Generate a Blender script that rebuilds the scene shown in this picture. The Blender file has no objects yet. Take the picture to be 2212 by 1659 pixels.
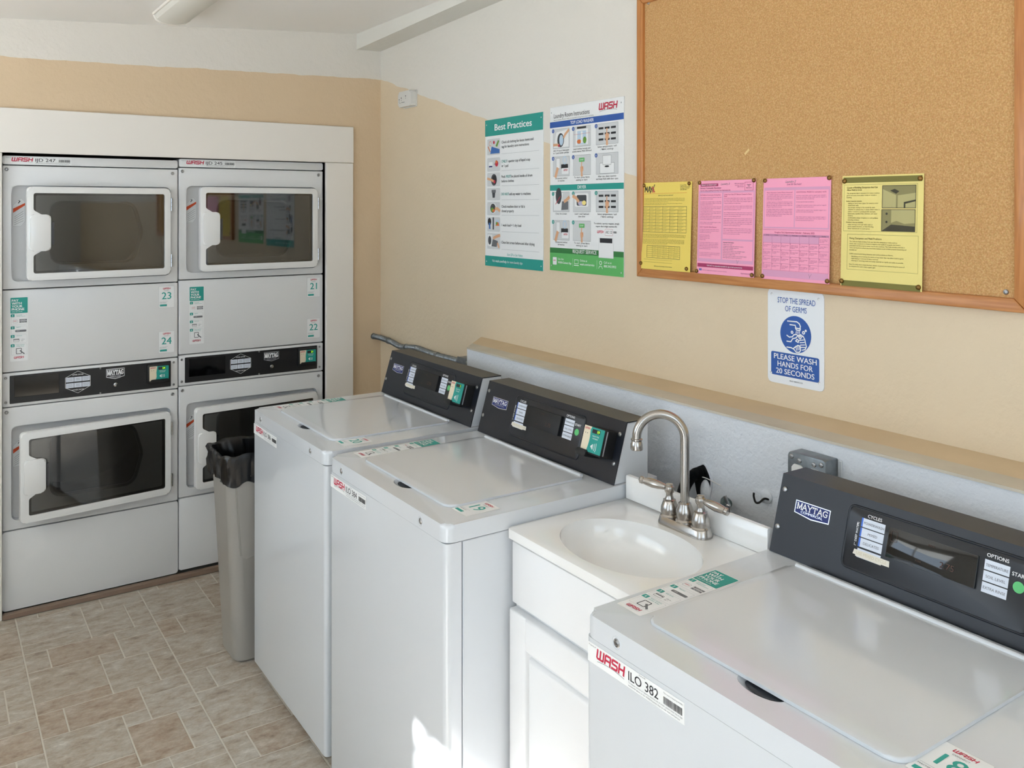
import bpy, bmesh, math, random
from mathutils import Vector, Matrix
from math import pi, sin, cos, radians
random.seed(7)
S = bpy.context.scene
C = S.collection

# ------------------------------------------------------------------ camera
cam = bpy.data.cameras.new('camera')
camo = bpy.data.objects.new('camera', cam)
C.objects.link(camo)
camo.location = (-1.6827, -4.0857, 1.6709)
camo.rotation_euler = (pi / 2, 0, radians(-34.143))
cam.sensor_fit = 'HORIZONTAL'
cam.sensor_width = 36.0
cam.lens = 36.0 * 1871.58 / 2212
cam.shift_y = (448.78 - 829.5) / 2212
cam.clip_start = 0.05
S.camera = camo

# ------------------------------------------------------------------ sky, sun, exposure
w = bpy.data.worlds.new('sky')
S.world = w
w.use_nodes = True
nt = w.node_tree
bg = nt.nodes['Background']
bg.inputs[0].default_value = (0.68, 0.83, 1.0, 1)
bg.inputs[1].default_value = 2.6
sun = bpy.data.lights.new('sun', 'SUN')
sun.energy = 21.0
sun.angle = radians(0.6)
sun.color = (0.97, 0.985, 1.0)
suno = bpy.data.objects.new('sun', sun)
C.objects.link(suno)
sd = Vector((0.83, 0.47, -0.68))          # direction the sunlight travels
suno.rotation_euler = sd.to_track_quat('-Z', 'Y').to_euler()
suno.location = (-6, -7, 5)
S.cycles.max_bounces = 8
S.cycles.adaptive_threshold = 0.02
S.view_settings.view_transform = 'Standard'
S.view_settings.look = 'None'
S.view_settings.gamma = 1.0
S.view_settings.use_curve_mapping = False
S.view_settings.exposure = 0.42
# daylight portals in the doorway and the window openings
def portal(loc, rot, sx, sy):
    l = bpy.data.lights.new('daylight_portal', 'AREA')
    l.shape = 'RECTANGLE'
    l.size, l.size_y = sx, sy
    l.cycles.is_portal = True
    o = bpy.data.objects.new('daylight_portal', l)
    C.objects.link(o)
    o.location = loc
    o.rotation_euler = rot
portal((-2.90, -3.70, 1.06), (0, -pi / 2, 0), 2.1, 0.9)
portal((-2.90, -1.475, 1.585), (0, -pi / 2, 0), 1.07, 2.05)
portal((-1.75, -5.50, 1.55), (pi / 2, 0, 0), 1.5, 1.3)

# ------------------------------------------------------------------ helpers: materials
def lin(c):
    if isinstance(c, str):
        c = [int(c[i:i + 2], 16) / 255 for i in (0, 2, 4)]
    return tuple(x / 12.92 if x <= 0.04045 else ((x + 0.055) / 1.055) ** 2.4 for x in c)

MATS = {}
def mat(name, col, rough=0.5, metal=0.0, coat=0.0, bump=0.0, bscale=200.0, var=0.0, vscale=6.0, emit=0.0, spec=0.5):
    if name in MATS:
        return MATS[name]
    m = bpy.data.materials.new(name)
    m.use_nodes = True
    n = m.node_tree
    b = n.nodes['Principled BSDF']
    c = lin(col)
    b.inputs['Base Color'].default_value = (*c, 1)
    b.inputs['Roughness'].default_value = rough
    b.inputs['Metallic'].default_value = metal
    b.inputs['Coat Weight'].default_value = coat
    b.inputs['Coat Roughness'].default_value = 0.08
    b.inputs['Specular IOR Level'].default_value = spec
    if emit:
        b.inputs['Emission Color'].default_value = (*c, 1)
        b.inputs['Emission Strength'].default_value = emit
    if bump or var:
        g = n.nodes.new('ShaderNodeNewGeometry')
    if bump:
        t = n.nodes.new('ShaderNodeTexNoise')
        t.inputs['Scale'].default_value = bscale
        t.inputs['Detail'].default_value = 4
        bp = n.nodes.new('ShaderNodeBump')
        bp.inputs['Strength'].default_value = bump
        bp.inputs['Distance'].default_value = 0.004
        n.links.new(g.outputs['Position'], t.inputs['Vector'])
        n.links.new(t.outputs['Fac'], bp.inputs['Height'])
        n.links.new(bp.outputs['Normal'], b.inputs['Normal'])
    if var:
        t = n.nodes.new('ShaderNodeTexNoise')
        t.inputs['Scale'].default_value = vscale
        t.inputs['Detail'].default_value = 3
        r = n.nodes.new('ShaderNodeMapRange')
        r.inputs[1].default_value = 0.3
        r.inputs[2].default_value = 0.7
        r.inputs[3].default_value = 1 - var
        r.inputs[4].default_value = 1 + var * 0.4
        mx = n.nodes.new('ShaderNodeMix')
        mx.data_type = 'RGBA'
        mx.blend_type = 'MULTIPLY'
        mx.inputs[0].default_value = 1
        mx.inputs[6].default_value = (*c, 1)
        n.links.new(g.outputs['Position'], t.inputs['Vector'])
        n.links.new(t.outputs['Fac'], r.inputs[0])
        n.links.new(r.outputs[0], mx.inputs[7])
        n.links.new(mx.outputs[2], b.inputs['Base Color'])
    MATS[name] = m
    return m

def node(n, kind, **kw):
    x = n.nodes.new(kind)
    for k, v in kw.items():
        setattr(x, k, v)
    return x

def painted_wall(name, white, beige, axis, k0, k1):
    """white above a sloping hand-cut paint line, beige below: line z = k0 + k1 * coord(axis)"""
    m = mat(name, beige, 0.75, bump=0.0)
    n = m.node_tree
    b = n.nodes['Principled BSDF']
    g = node(n, 'ShaderNodeNewGeometry')
    sp = node(n, 'ShaderNodeSeparateXYZ')
    n.links.new(g.outputs['Position'], sp.inputs[0])
    ml = node(n, 'ShaderNodeMath', operation='MULTIPLY_ADD')
    ml.inputs[1].default_value = k1
    ml.inputs[2].default_value = k0
    n.links.new(sp.outputs[axis], ml.inputs[0])
    su = node(n, 'ShaderNodeMath', operation='SUBTRACT')
    n.links.new(sp.outputs['Z'], su.inputs[0])
    mxx = node(n, 'ShaderNodeMath', operation='MAXIMUM')
    mxx.inputs[1].default_value = 1.72
    n.links.new(ml.outputs[0], mxx.inputs[0])
    n.links.new(mxx.outputs[0], su.inputs[1])
    wn = node(n, 'ShaderNodeTexNoise')
    wn.inputs['Scale'].default_value = 9
    n.links.new(g.outputs['Position'], wn.inputs['Vector'])
    wa = node(n, 'ShaderNodeMath', operation='MULTIPLY_ADD')
    wa.inputs[1].default_value = 0.02
    wa.inputs[2].default_value = -0.01
    n.links.new(wn.outputs['Fac'], wa.inputs[0])
    ad = node(n, 'ShaderNodeMath', operation='ADD')
    n.links.new(su.outputs[0], ad.inputs[0])
    n.links.new(wa.outputs[0], ad.inputs[1])
    gt = node(n, 'ShaderNodeMath', operation='GREATER_THAN')
    gt.inputs[1].default_value = 0.0
    n.links.new(ad.outputs[0], gt.inputs[0])
    vn = node(n, 'ShaderNodeTexNoise')
    vn.inputs['Scale'].default_value = 2.2
    vn.inputs['Detail'].default_value = 5
    n.links.new(g.outputs['Position'], vn.inputs['Vector'])
    be = node(n, 'ShaderNodeMix', data_type='RGBA')
    n.links.new(vn.outputs['Fac'], be.inputs[0])
    bc = lin(beige)
    be.inputs[6].default_value = (bc[0] * .95, bc[1] * .94, bc[2] * .92, 1)
    be.inputs[7].default_value = (min(1, bc[0] * 1.03), bc[1] * 1.04, bc[2] * 1.06, 1)
    mx = node(n, 'ShaderNodeMix', data_type='RGBA')
    mx.inputs[7].default_value = (*lin(white), 1)
    n.links.new(gt.outputs[0], mx.inputs[0])
    n.links.new(be.outputs[2], mx.inputs[6])
    n.links.new(mx.outputs[2], b.inputs['Base Color'])
    stucco(m, 0.5, 45)
    return m

def stucco(m, strength, scale):
    n = m.node_tree
    b = n.nodes['Principled BSDF']
    g = node(n, 'ShaderNodeNewGeometry')
    t = node(n, 'ShaderNodeTexNoise')
    t.inputs['Scale'].default_value = scale
    t.inputs['Detail'].default_value = 5
    t.inputs['Roughness'].default_value = 0.55
    t.inputs['Distortion'].default_value = 0.15
    n.links.new(g.outputs['Position'], t.inputs['Vector'])
    bp = node(n, 'ShaderNodeBump')
    bp.inputs['Strength'].default_value = strength
    bp.inputs['Distance'].default_value = 0.005
    n.links.new(t.outputs['Fac'], bp.inputs['Height'])
    n.links.new(bp.outputs['Normal'], b.inputs['Normal'])
    return m

def wood(name, c1, c2, rough, axis):
    m = mat(name, c1, rough, coat=0.2)
    n = m.node_tree
    b = n.nodes['Principled BSDF']
    g = node(n, 'ShaderNodeNewGeometry')
    mp = node(n, 'ShaderNodeMapping')
    sc = [90, 90, 90]
    sc[axis] = 5
    mp.inputs['Scale'].default_value = sc
    n.links.new(g.outputs['Position'], mp.inputs['Vector'])
    t = node(n, 'ShaderNodeTexNoise')
    t.inputs['Scale'].default_value = 1.6
    t.inputs['Detail'].default_value = 6
    n.links.new(mp.outputs[0], t.inputs['Vector'])
    r = node(n, 'ShaderNodeMapRange')
    r.inputs[1].default_value = 0.32
    r.inputs[2].default_value = 0.68
    n.links.new(t.outputs['Fac'], r.inputs[0])
    mx = node(n, 'ShaderNodeMix', data_type='RGBA')
    mx.inputs[6].default_value = (*lin(c1), 1)
    mx.inputs[7].default_value = (*lin(c2), 1)
    n.links.new(r.outputs[0], mx.inputs[0])
    n.links.new(mx.outputs[2], b.inputs['Base Color'])
    return m

def cork(name):
    m = mat(name, 'C89A62', 0.85, spec=0.2)
    n = m.node_tree
    b = n.nodes['Principled BSDF']
    g = node(n, 'ShaderNodeNewGeometry')
    a = node(n, 'ShaderNodeTexNoise')
    a.inputs['Scale'].default_value = 260
    a.inputs['Detail'].default_value = 3
    a.inputs['Roughness'].default_value = 0.7
    v = node(n, 'ShaderNodeTexVoronoi')
    v.inputs['Scale'].default_value = 330
    for x in (a, v):
        n.links.new(g.outputs['Position'], x.inputs['Vector'])
    r = node(n, 'ShaderNodeValToRGB')
    e = r.color_ramp.elements
    e[0].position, e[0].color = 0.30, (*lin('B98B57'), 1)
    e[1].position, e[1].color = 0.72, (*lin('DDB885'), 1)
    x = e.new(0.5)
    x.color = (*lin('CC9F69'), 1)
    n.links.new(a.outputs['Fac'], r.inputs[0])
    mx = node(n, 'ShaderNodeMix', data_type='RGBA', blend_type='MULTIPLY')
    mx.inputs[0].default_value = 0.06
    n.links.new(r.outputs[0], mx.inputs[6])
    n.links.new(v.outputs['Color'], mx.inputs[7])
    n.links.new(mx.outputs[2], b.inputs['Base Color'])
    bp = node(n, 'ShaderNodeBump')
    bp.inputs['Strength'].default_value = 0.15
    bp.inputs['Distance'].default_value = 0.002
    n.links.new(a.outputs['Fac'], bp.inputs['Height'])
    n.links.new(bp.outputs['Normal'], b.inputs['Normal'])
    return m

def stone(name, per_object=True):
    m = mat(name, '9A9186', 0.5)
    n = m.node_tree
    b = n.nodes['Principled BSDF']
    b.inputs['Specular IOR Level'].default_value = 0.35
    g = node(n, 'ShaderNodeNewGeometry')
    oi = node(n, 'ShaderNodeObjectInfo')
    sc = node(n, 'ShaderNodeVectorMath', operation='SCALE')
    sc.inputs[0].default_value = (13.0, 29.0, 7.0)
    n.links.new(oi.outputs['Random'], sc.inputs['Scale'])
    ad = node(n, 'ShaderNodeVectorMath', operation='ADD')
    n.links.new(g.outputs['Position'], ad.inputs[0])
    n.links.new(sc.outputs[0], ad.inputs[1])
    mp = node(n, 'ShaderNodeMapping')
    mp.inputs['Scale'].default_value = (8, 14, 5)
    n.links.new(ad.outputs[0], mp.inputs['Vector'])
    t = node(n, 'ShaderNodeTexNoise')
    t.inputs['Scale'].default_value = 2.0
    t.inputs['Detail'].default_value = 10
    t.inputs['Roughness'].default_value = 0.72
    t.inputs['Distortion'].default_value = 0.15
    n.links.new(mp.outputs[0], t.inputs['Vector'])
    r = node(n, 'ShaderNodeValToRGB')
    e = r.color_ramp.elements
    e[0].position, e[0].color = 0.33, (*lin('9C9185'), 1)
    e[1].position, e[1].color = 0.71, (*lin('E6E4DF'), 1)
    for p_, c_ in ((0.43, 'B9AD9F'), (0.53, 'C3BDB3'), (0.62, 'CFCBC4')):
        x = e.new(p_)
        x.color = (*lin(c_), 1)
    n.links.new(t.outputs['Fac'], r.inputs[0])
    # whole-tile tint: some browner, some greyer
    r2 = node(n, 'ShaderNodeValToRGB')
    e = r2.color_ramp.elements
    e[0].position, e[0].color = 0.0, (*lin('EADCD0'), 1)
    e[1].position, e[1].color = 1.0, (*lin('F6F2ED'), 1)
    x = e.new(0.35)
    x.color = (*lin('F0EBE4'), 1)
    n.links.new(oi.outputs['Random'], r2.inputs[0])
    mx = node(n, 'ShaderNodeMix', data_type='RGBA', blend_type='MULTIPLY')
    mx.inputs[0].default_value = 1.0
    n.links.new(r.outputs[0], mx.inputs[6])
    n.links.new(r2.outputs[0], mx.inputs[7])
    f = node(n, 'ShaderNodeTexNoise')
    f.inputs['Scale'].default_value = 9
    f.inputs['Detail'].default_value = 6
    f.inputs['Roughness'].default_value = 0.8
    n.links.new(mp.outputs[0], f.inputs['Vector'])
    fr = node(n, 'ShaderNodeMapRange')
    fr.inputs[1].default_value = 0.35
    fr.inputs[2].default_value = 0.68
    fr.inputs[3].default_value = 0.86
    fr.inputs[4].default_value = 1.10
    n.links.new(f.outputs['Fac'], fr.inputs[0])
    m2 = node(n, 'ShaderNodeMix', data_type='RGBA', blend_type='MULTIPLY')
    m2.inputs[0].default_value = 1.0
    n.links.new(mx.outputs[2], m2.inputs[6])
    n.links.new(fr.outputs[0], m2.inputs[7])
    n.links.new(m2.outputs[2], b.inputs['Base Color'])
    return m

def tinted_glass(name, tint, refl=0.12, rough=0.03):
    m = mat(name, tint, 0.1)
    n = m.node_tree
    out = n.nodes['Material Output']
    tr = node(n, 'ShaderNodeBsdfTransparent')
    tr.inputs[0].default_value = (*lin(tint), 1)
    gl = node(n, 'ShaderNodeBsdfGlossy')
    gl.inputs['Roughness'].default_value = rough
    fr = node(n, 'ShaderNodeFresnel')
    fr.inputs['IOR'].default_value = 1.7
    ad = node(n, 'ShaderNodeMath', operation='ADD')
    ad.inputs[1].default_value = refl
    n.links.new(fr.outputs[0], ad.inputs[0])
    mx = node(n, 'ShaderNodeMixShader')
    n.links.new(ad.outputs[0], mx.inputs[0])
    n.links.new(tr.outputs[0], mx.inputs[1])
    n.links.new(gl.outputs[0], mx.inputs[2])
    n.links.new(mx.outputs[0], out.inputs[0])
    return m

ENAMEL = mat('white_enamel', 'D6DADE', 0.14, coat=0.5)
DENAMEL = mat('dryer_enamel', 'E2E2E1', 0.3, coat=0.1)
DOORW = mat('dryer_door_white', 'EFEFED', 0.18, coat=0.4)
WHITEP = mat('white_paint', 'F0EAE1', 0.45)
CABP = mat('cabinet_white', 'EDEEEF', 0.4)
MARBLE = mat('cultured_marble', 'F2F2F0', 0.12, coat=0.6)
BLACK = mat('black_fascia', '12161F', 0.36, spec=0.5)
BLACKG = mat('black_gloss', '060607', 0.06, coat=0.5)
PANELB = mat('panel_black', '17191F', 0.3)
DARK = mat('dark_void', '050505', 0.9)
GREYM = mat('screw_steel', 'A8A8A8', 0.3, metal=1.0)
CHROME = mat('chrome', 'B4B4B4', 0.1, metal=1.0)
NICKEL = mat('brushed_nickel', 'B4AFA9', 0.22, metal=1.0)
GALV = mat('galvanised', '8E9498', 0.42, metal=0.85, var=0.25, vscale=40)
BRASS = mat('brass', '8A6A3C', 0.3, metal=1.0)
RUBBER = mat('black_rubber', '0C0C0D', 0.5)
PLASTW = mat('white_plastic', 'DEDCD6', 0.4)
GREYP = mat('grey_plastic', '9E9A93', 0.42)
BAG = mat('black_bag', '060608', 0.28)
INK = mat('ink_black', '25262A', 0.6)
INKG = mat('ink_grey', '6E7073', 0.6)
INKL = mat('ink_light', 'B9BCBD', 0.6)
RED = mat('ink_red', 'C42A48', 0.6)
TEAL = mat('ink_teal', '1E9A8E', 0.5)
TEALT = mat('ink_teal_text', '2FA397', 0.5)
BLUE = mat('ink_blue', '2B5AA8', 0.5)
NAVY = mat('ink_navy', '1A2A6C', 0.5)
GREEN1 = mat('ink_green', '5FB764', 0.5)
GREEN2 = mat('ink_dark_green', '2E7A3C', 0.5)
PAPER = mat('paper_white', 'EFF0EF', 0.55)
CREAM = mat('paper_cream', 'E9DCC0', 0.5)
SKIN = mat('ink_skin', 'E0AD86', 0.6)
LGREY = mat('ink_pale_grey', 'D4D6D6', 0.6)
YELLOW = mat('paper_yellow', 'F2D76A', 0.7)
YELLOW2 = mat('paper_lemon', 'F0DF8C', 0.7)
OLIVE = mat('ink_olive', '7C7538', 0.7)
PINK = mat('paper_pink', 'FFAAC6', 0.7)
PINK2 = mat('ink_mauve', 'E4A4C4', 0.7)
MAROON = mat('ink_maroon', 'AE3A66', 0.7)
ORANGE = mat('ink_orange', 'D8501E', 0.6)
LCDG = mat('led_green', 'A6F02C', 0.4, emit=1.2)
LCDD = mat('display_dim', '4A2A1E', 0.5)
BTNW = mat('button_label', 'DDE3EE', 0.45)
BTNB = mat('button_blue', '3E6FD0', 0.45)
STARTG = mat('start_green', '62C97A', 0.45)
SILVER = mat('badge_silver', 'C8CAD0', 0.25, metal=0.8)
WTEXT = mat('print_white', 'F4F5F5', 0.5)
TAPE = mat('masking_tape', 'E9E3D4', 0.7)

# ------------------------------------------------------------------ helpers: meshes
def obj(name, me, parent=None, loc=(0, 0, 0), rot=(0, 0, 0), kind=None, label=None):
    o = bpy.data.objects.new(name, me)
    C.objects.link(o)
    o.location = loc
    o.rotation_euler = rot
    if parent:
        o.parent = parent
    if kind:
        o['kind'] = kind
    if label:
        o['label'] = label
    return o

def thing(name, label, cat, loc=(0, 0, 0), rz=0.0, group=None, rx=0.0):
    o = bpy.data.objects.new(name, None)
    C.objects.link(o)
    o.empty_display_size = 0.1
    o.location = loc
    o.rotation_euler = (rx, 0, rz)
    o['label'] = label
    o['category'] = cat
    if group:
        o['group'] = group
    return o

def tag(o, label, cat, group=None):
    o['label'] = label
    o['category'] = cat
    if group:
        o['group'] = group
    return o

def struct(name, me, label, parent=None, loc=(0, 0, 0)):
    o = obj(name, me, parent, loc)
    o['kind'] = 'structure'
    o['label'] = label
    return o

def finish(bm, mats, smooth=0.0, name='mesh'):
    bmesh.ops.recalc_face_normals(bm, faces=bm.faces)
    me = bpy.data.meshes.new(name)
    bm.to_mesh(me)
    bm.free()
    for m in (mats if isinstance(mats, (list, tuple)) else [mats]):
        me.materials.append(m)
    if smooth:
        for p in me.polygons:
            p.use_smooth = True
        me.set_sharp_from_angle(angle=radians(smooth))
    return me

def add_box(bm, x0, x1, y0, y1, z0, z1, mi=0):
    v = [bm.verts.new((x, y, z)) for x in (x0, x1) for y in (y0, y1) for z in (z0, z1)]
    fs = [(0, 1, 3, 2), (4, 6, 7, 5), (0, 4, 5, 1), (2, 3, 7, 6), (0, 2, 6, 4), (1, 5, 7, 3)]
    out = []
    for f in fs:
        g = bm.faces.new([v[i] for i in f])
        g.material_index = mi
        out.append(g)
    return v, out

def box(x0, x1, y0, y1, z0, z1, m, bev=0.0, seg=2, smooth=40):
    bm = bmesh.new()
    add_box(bm, x0, x1, y0, y1, z0, z1)
    if bev:
        bmesh.ops.bevel(bm, geom=list(bm.edges), offset=bev, segments=seg, affect='EDGES', profile=0.5)
    return finish(bm, m, smooth if bev else 0)

def fillet(pts, r, n=6):
    """round the corners of a 2D polygon; r is a number or a list"""
    out = []
    N = len(pts)
    for i in range(N):
        p = Vector(pts[i])
        a = Vector(pts[i - 1]) - p
        b = Vector(pts[(i + 1) % N]) - p
        ri = r[i] if isinstance(r, (list, tuple)) else r
        la, lb = a.length, b.length
        if ri <= 0 or la < 1e-9 or lb < 1e-9:
            out.append(tuple(p))
            continue
        a.normalize()
        b.normalize()
        ang = a.angle(b)
        d = min(ri / max(math.tan(ang / 2), 1e-4), la * 0.49, lb * 0.49)
        s, e = p + a * d, p + b * d
        for k in range(n + 1):
            t = k / n
            q = s * (1 - t) ** 2 + p * 2 * t * (1 - t) + e * t * t
            # blend towards a true arc
            out.append((q.x, q.y))
    return out

def rrect(x0, x1, y0, y1, r, n=6):
    return fillet([(x0, y0), (x1, y0), (x1, y1), (x0, y1)], r, n)

def prism(pts, a, b, plane='xz', bev=0.0, seg=2, m=None, smooth=40, which='a', raw=False):
    """extrude a 2D polygon. plane 'xz': depth along y from a (front) to b; 'xy': along z from a to b; 'yz': along x"""
    bm = bmesh.new()
    mp = {'xz': lambda p, d: (p[0], d, p[1]), 'xy': lambda p, d: (p[0], p[1], d), 'yz': lambda p, d: (d, p[0], p[1])}[plane]
    va = [bm.verts.new(mp(p, a)) for p in pts]
    vb = [bm.verts.new(mp(p, b)) for p in pts]
    fa = bm.faces.new(va)
    fb = bm.faces.new(vb[::-1])
    n = len(pts)
    for i in range(n):
        bm.faces.new((va[i], vb[i], vb[(i + 1) % n], va[(i + 1) % n]))
    if bev:
        ed = set()
        if 'a' in which:
            ed |= set(fa.edges)
        if 'b' in which:
            ed |= set(fb.edges)
        bmesh.ops.bevel(bm, geom=list(ed), offset=bev, segments=seg, affect='EDGES', profile=0.5)
    if raw:
        return bm
    return finish(bm, m, smooth)

def lathe(prof, m, n=32, axis='z', smooth=35, cx=0, cy=0, cz=0):
    bm = bmesh.new()
    rings = []
    for r, h in prof:
        ring = []
        for k in range(n):
            a = 2 * pi * k / n
            q = (r * cos(a), r * sin(a), h)
            if axis == 'y':
                q = (q[0], h, q[1])
            elif axis == 'x':
                q = (h, q[0], q[1])
            ring.append(bm.verts.new((q[0] + cx, q[1] + cy, q[2] + cz)))
        rings.append(ring)
    for i in range(len(rings) - 1):
        for k in range(n):
            bm.faces.new((rings[i][k], rings[i][(k + 1) % n], rings[i + 1][(k + 1) % n], rings[i + 1][k]))
    bm.faces.new(rings[0][::-1])
    bm.faces.new(rings[-1])
    return finish(bm, m, smooth)

def tube(path, r, m, n=14, smooth=50, cap=True):
    bm = bmesh.new()
    P = [Vector(p) for p in path]
    N = len(P)
    rings = []
    up = None
    for i, p in enumerate(P):
        t = (P[min(i + 1, N - 1)] - P[max(i - 1, 0)]).normalized()
        if up is None:
            up = Vector((0, 0, 1)) if abs(t.z) < 0.9 else Vector((1, 0, 0))
        s = t.cross(up).normalized()
        up = s.cross(t).normalized()
        rr = r(i / (N - 1)) if callable(r) else r
        rings.append([bm.verts.new(p + (s * cos(2 * pi * k / n) + up * sin(2 * pi * k / n)) * rr) for k in range(n)])
    for i in range(N - 1):
        for k in range(n):
            bm.faces.new((rings[i][k], rings[i][(k + 1) % n], rings[i + 1][(k + 1) % n], rings[i + 1][k]))
    if cap:
        bm.faces.new(rings[0][::-1])
        bm.faces.new(rings[-1])
    return finish(bm, m, smooth)

def boolean(a, b, op, smooth=35):
    """a, b meshes -> new mesh"""
    oa = bpy.data.objects.new('tmp_a', a)
    ob = bpy.data.objects.new('tmp_b', b)
    C.objects.link(oa)
    C.objects.link(ob)
    md = oa.modifiers.new('b', 'BOOLEAN')
    md.operation = op
    md.object = ob
    md.solver = 'EXACT'
    dg = bpy.context.evaluated_depsgraph_get()
    me = bpy.data.meshes.new_from_object(oa.evaluated_get(dg))
    bpy.data.objects.remove(oa)
    bpy.data.objects.remove(ob)
    for p in me.polygons:
        p.use_smooth = True
    me.set_sharp_from_angle(angle=radians(smooth))
    return me

def ellipsoid(cx, cy, cz, a, b, c, m, nu=64, nv=32):
    bm = bmesh.new()
    bmesh.ops.create_uvsphere(bm, u_segments=nu, v_segments=nv, radius=1.0)
    for v in bm.verts:
        v.co = (cx + v.co.x * a, cy + v.co.y * b, cz + v.co.z * c)
    return finish(bm, m, 40)

def copy_tree(o, parent=None):
    c = o.copy()
    C.objects.link(c)
    if parent:
        c.parent = parent
    for ch in [x for x in KIDS.get(o.name, [])]:
        copy_tree(ch, c)
    return c
KIDS = {}

# ------------------------------------------------------------------ helpers: print (flat lettering and graphics)
TXT = {}
CAP = 0.69
def text_geo(s, bold=0.0, shear=0.0):
    k = (s, bold, shear)
    if k not in TXT:
        cu = bpy.data.curves.new('t', 'FONT')
        cu.body = s
        cu.size = 1.0
        cu.offset = bold
        cu.shear = shear
        cu.resolution_u = 3
        cu.fill_mode = 'FRONT'
        o = bpy.data.objects.new('t', cu)
        me = o.to_mesh()
        vs = [(v.co.x, v.co.y) for v in me.vertices]
        fs = [tuple(p.vertices) for p in me.polygons]
        o.to_mesh_clear()
        bpy.data.objects.remove(o)
        bpy.data.curves.remove(cu)
        xs = [v[0] for v in vs] or [0]
        TXT[k] = (vs, fs, min(xs), max(xs))
    return TXT[k]

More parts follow.
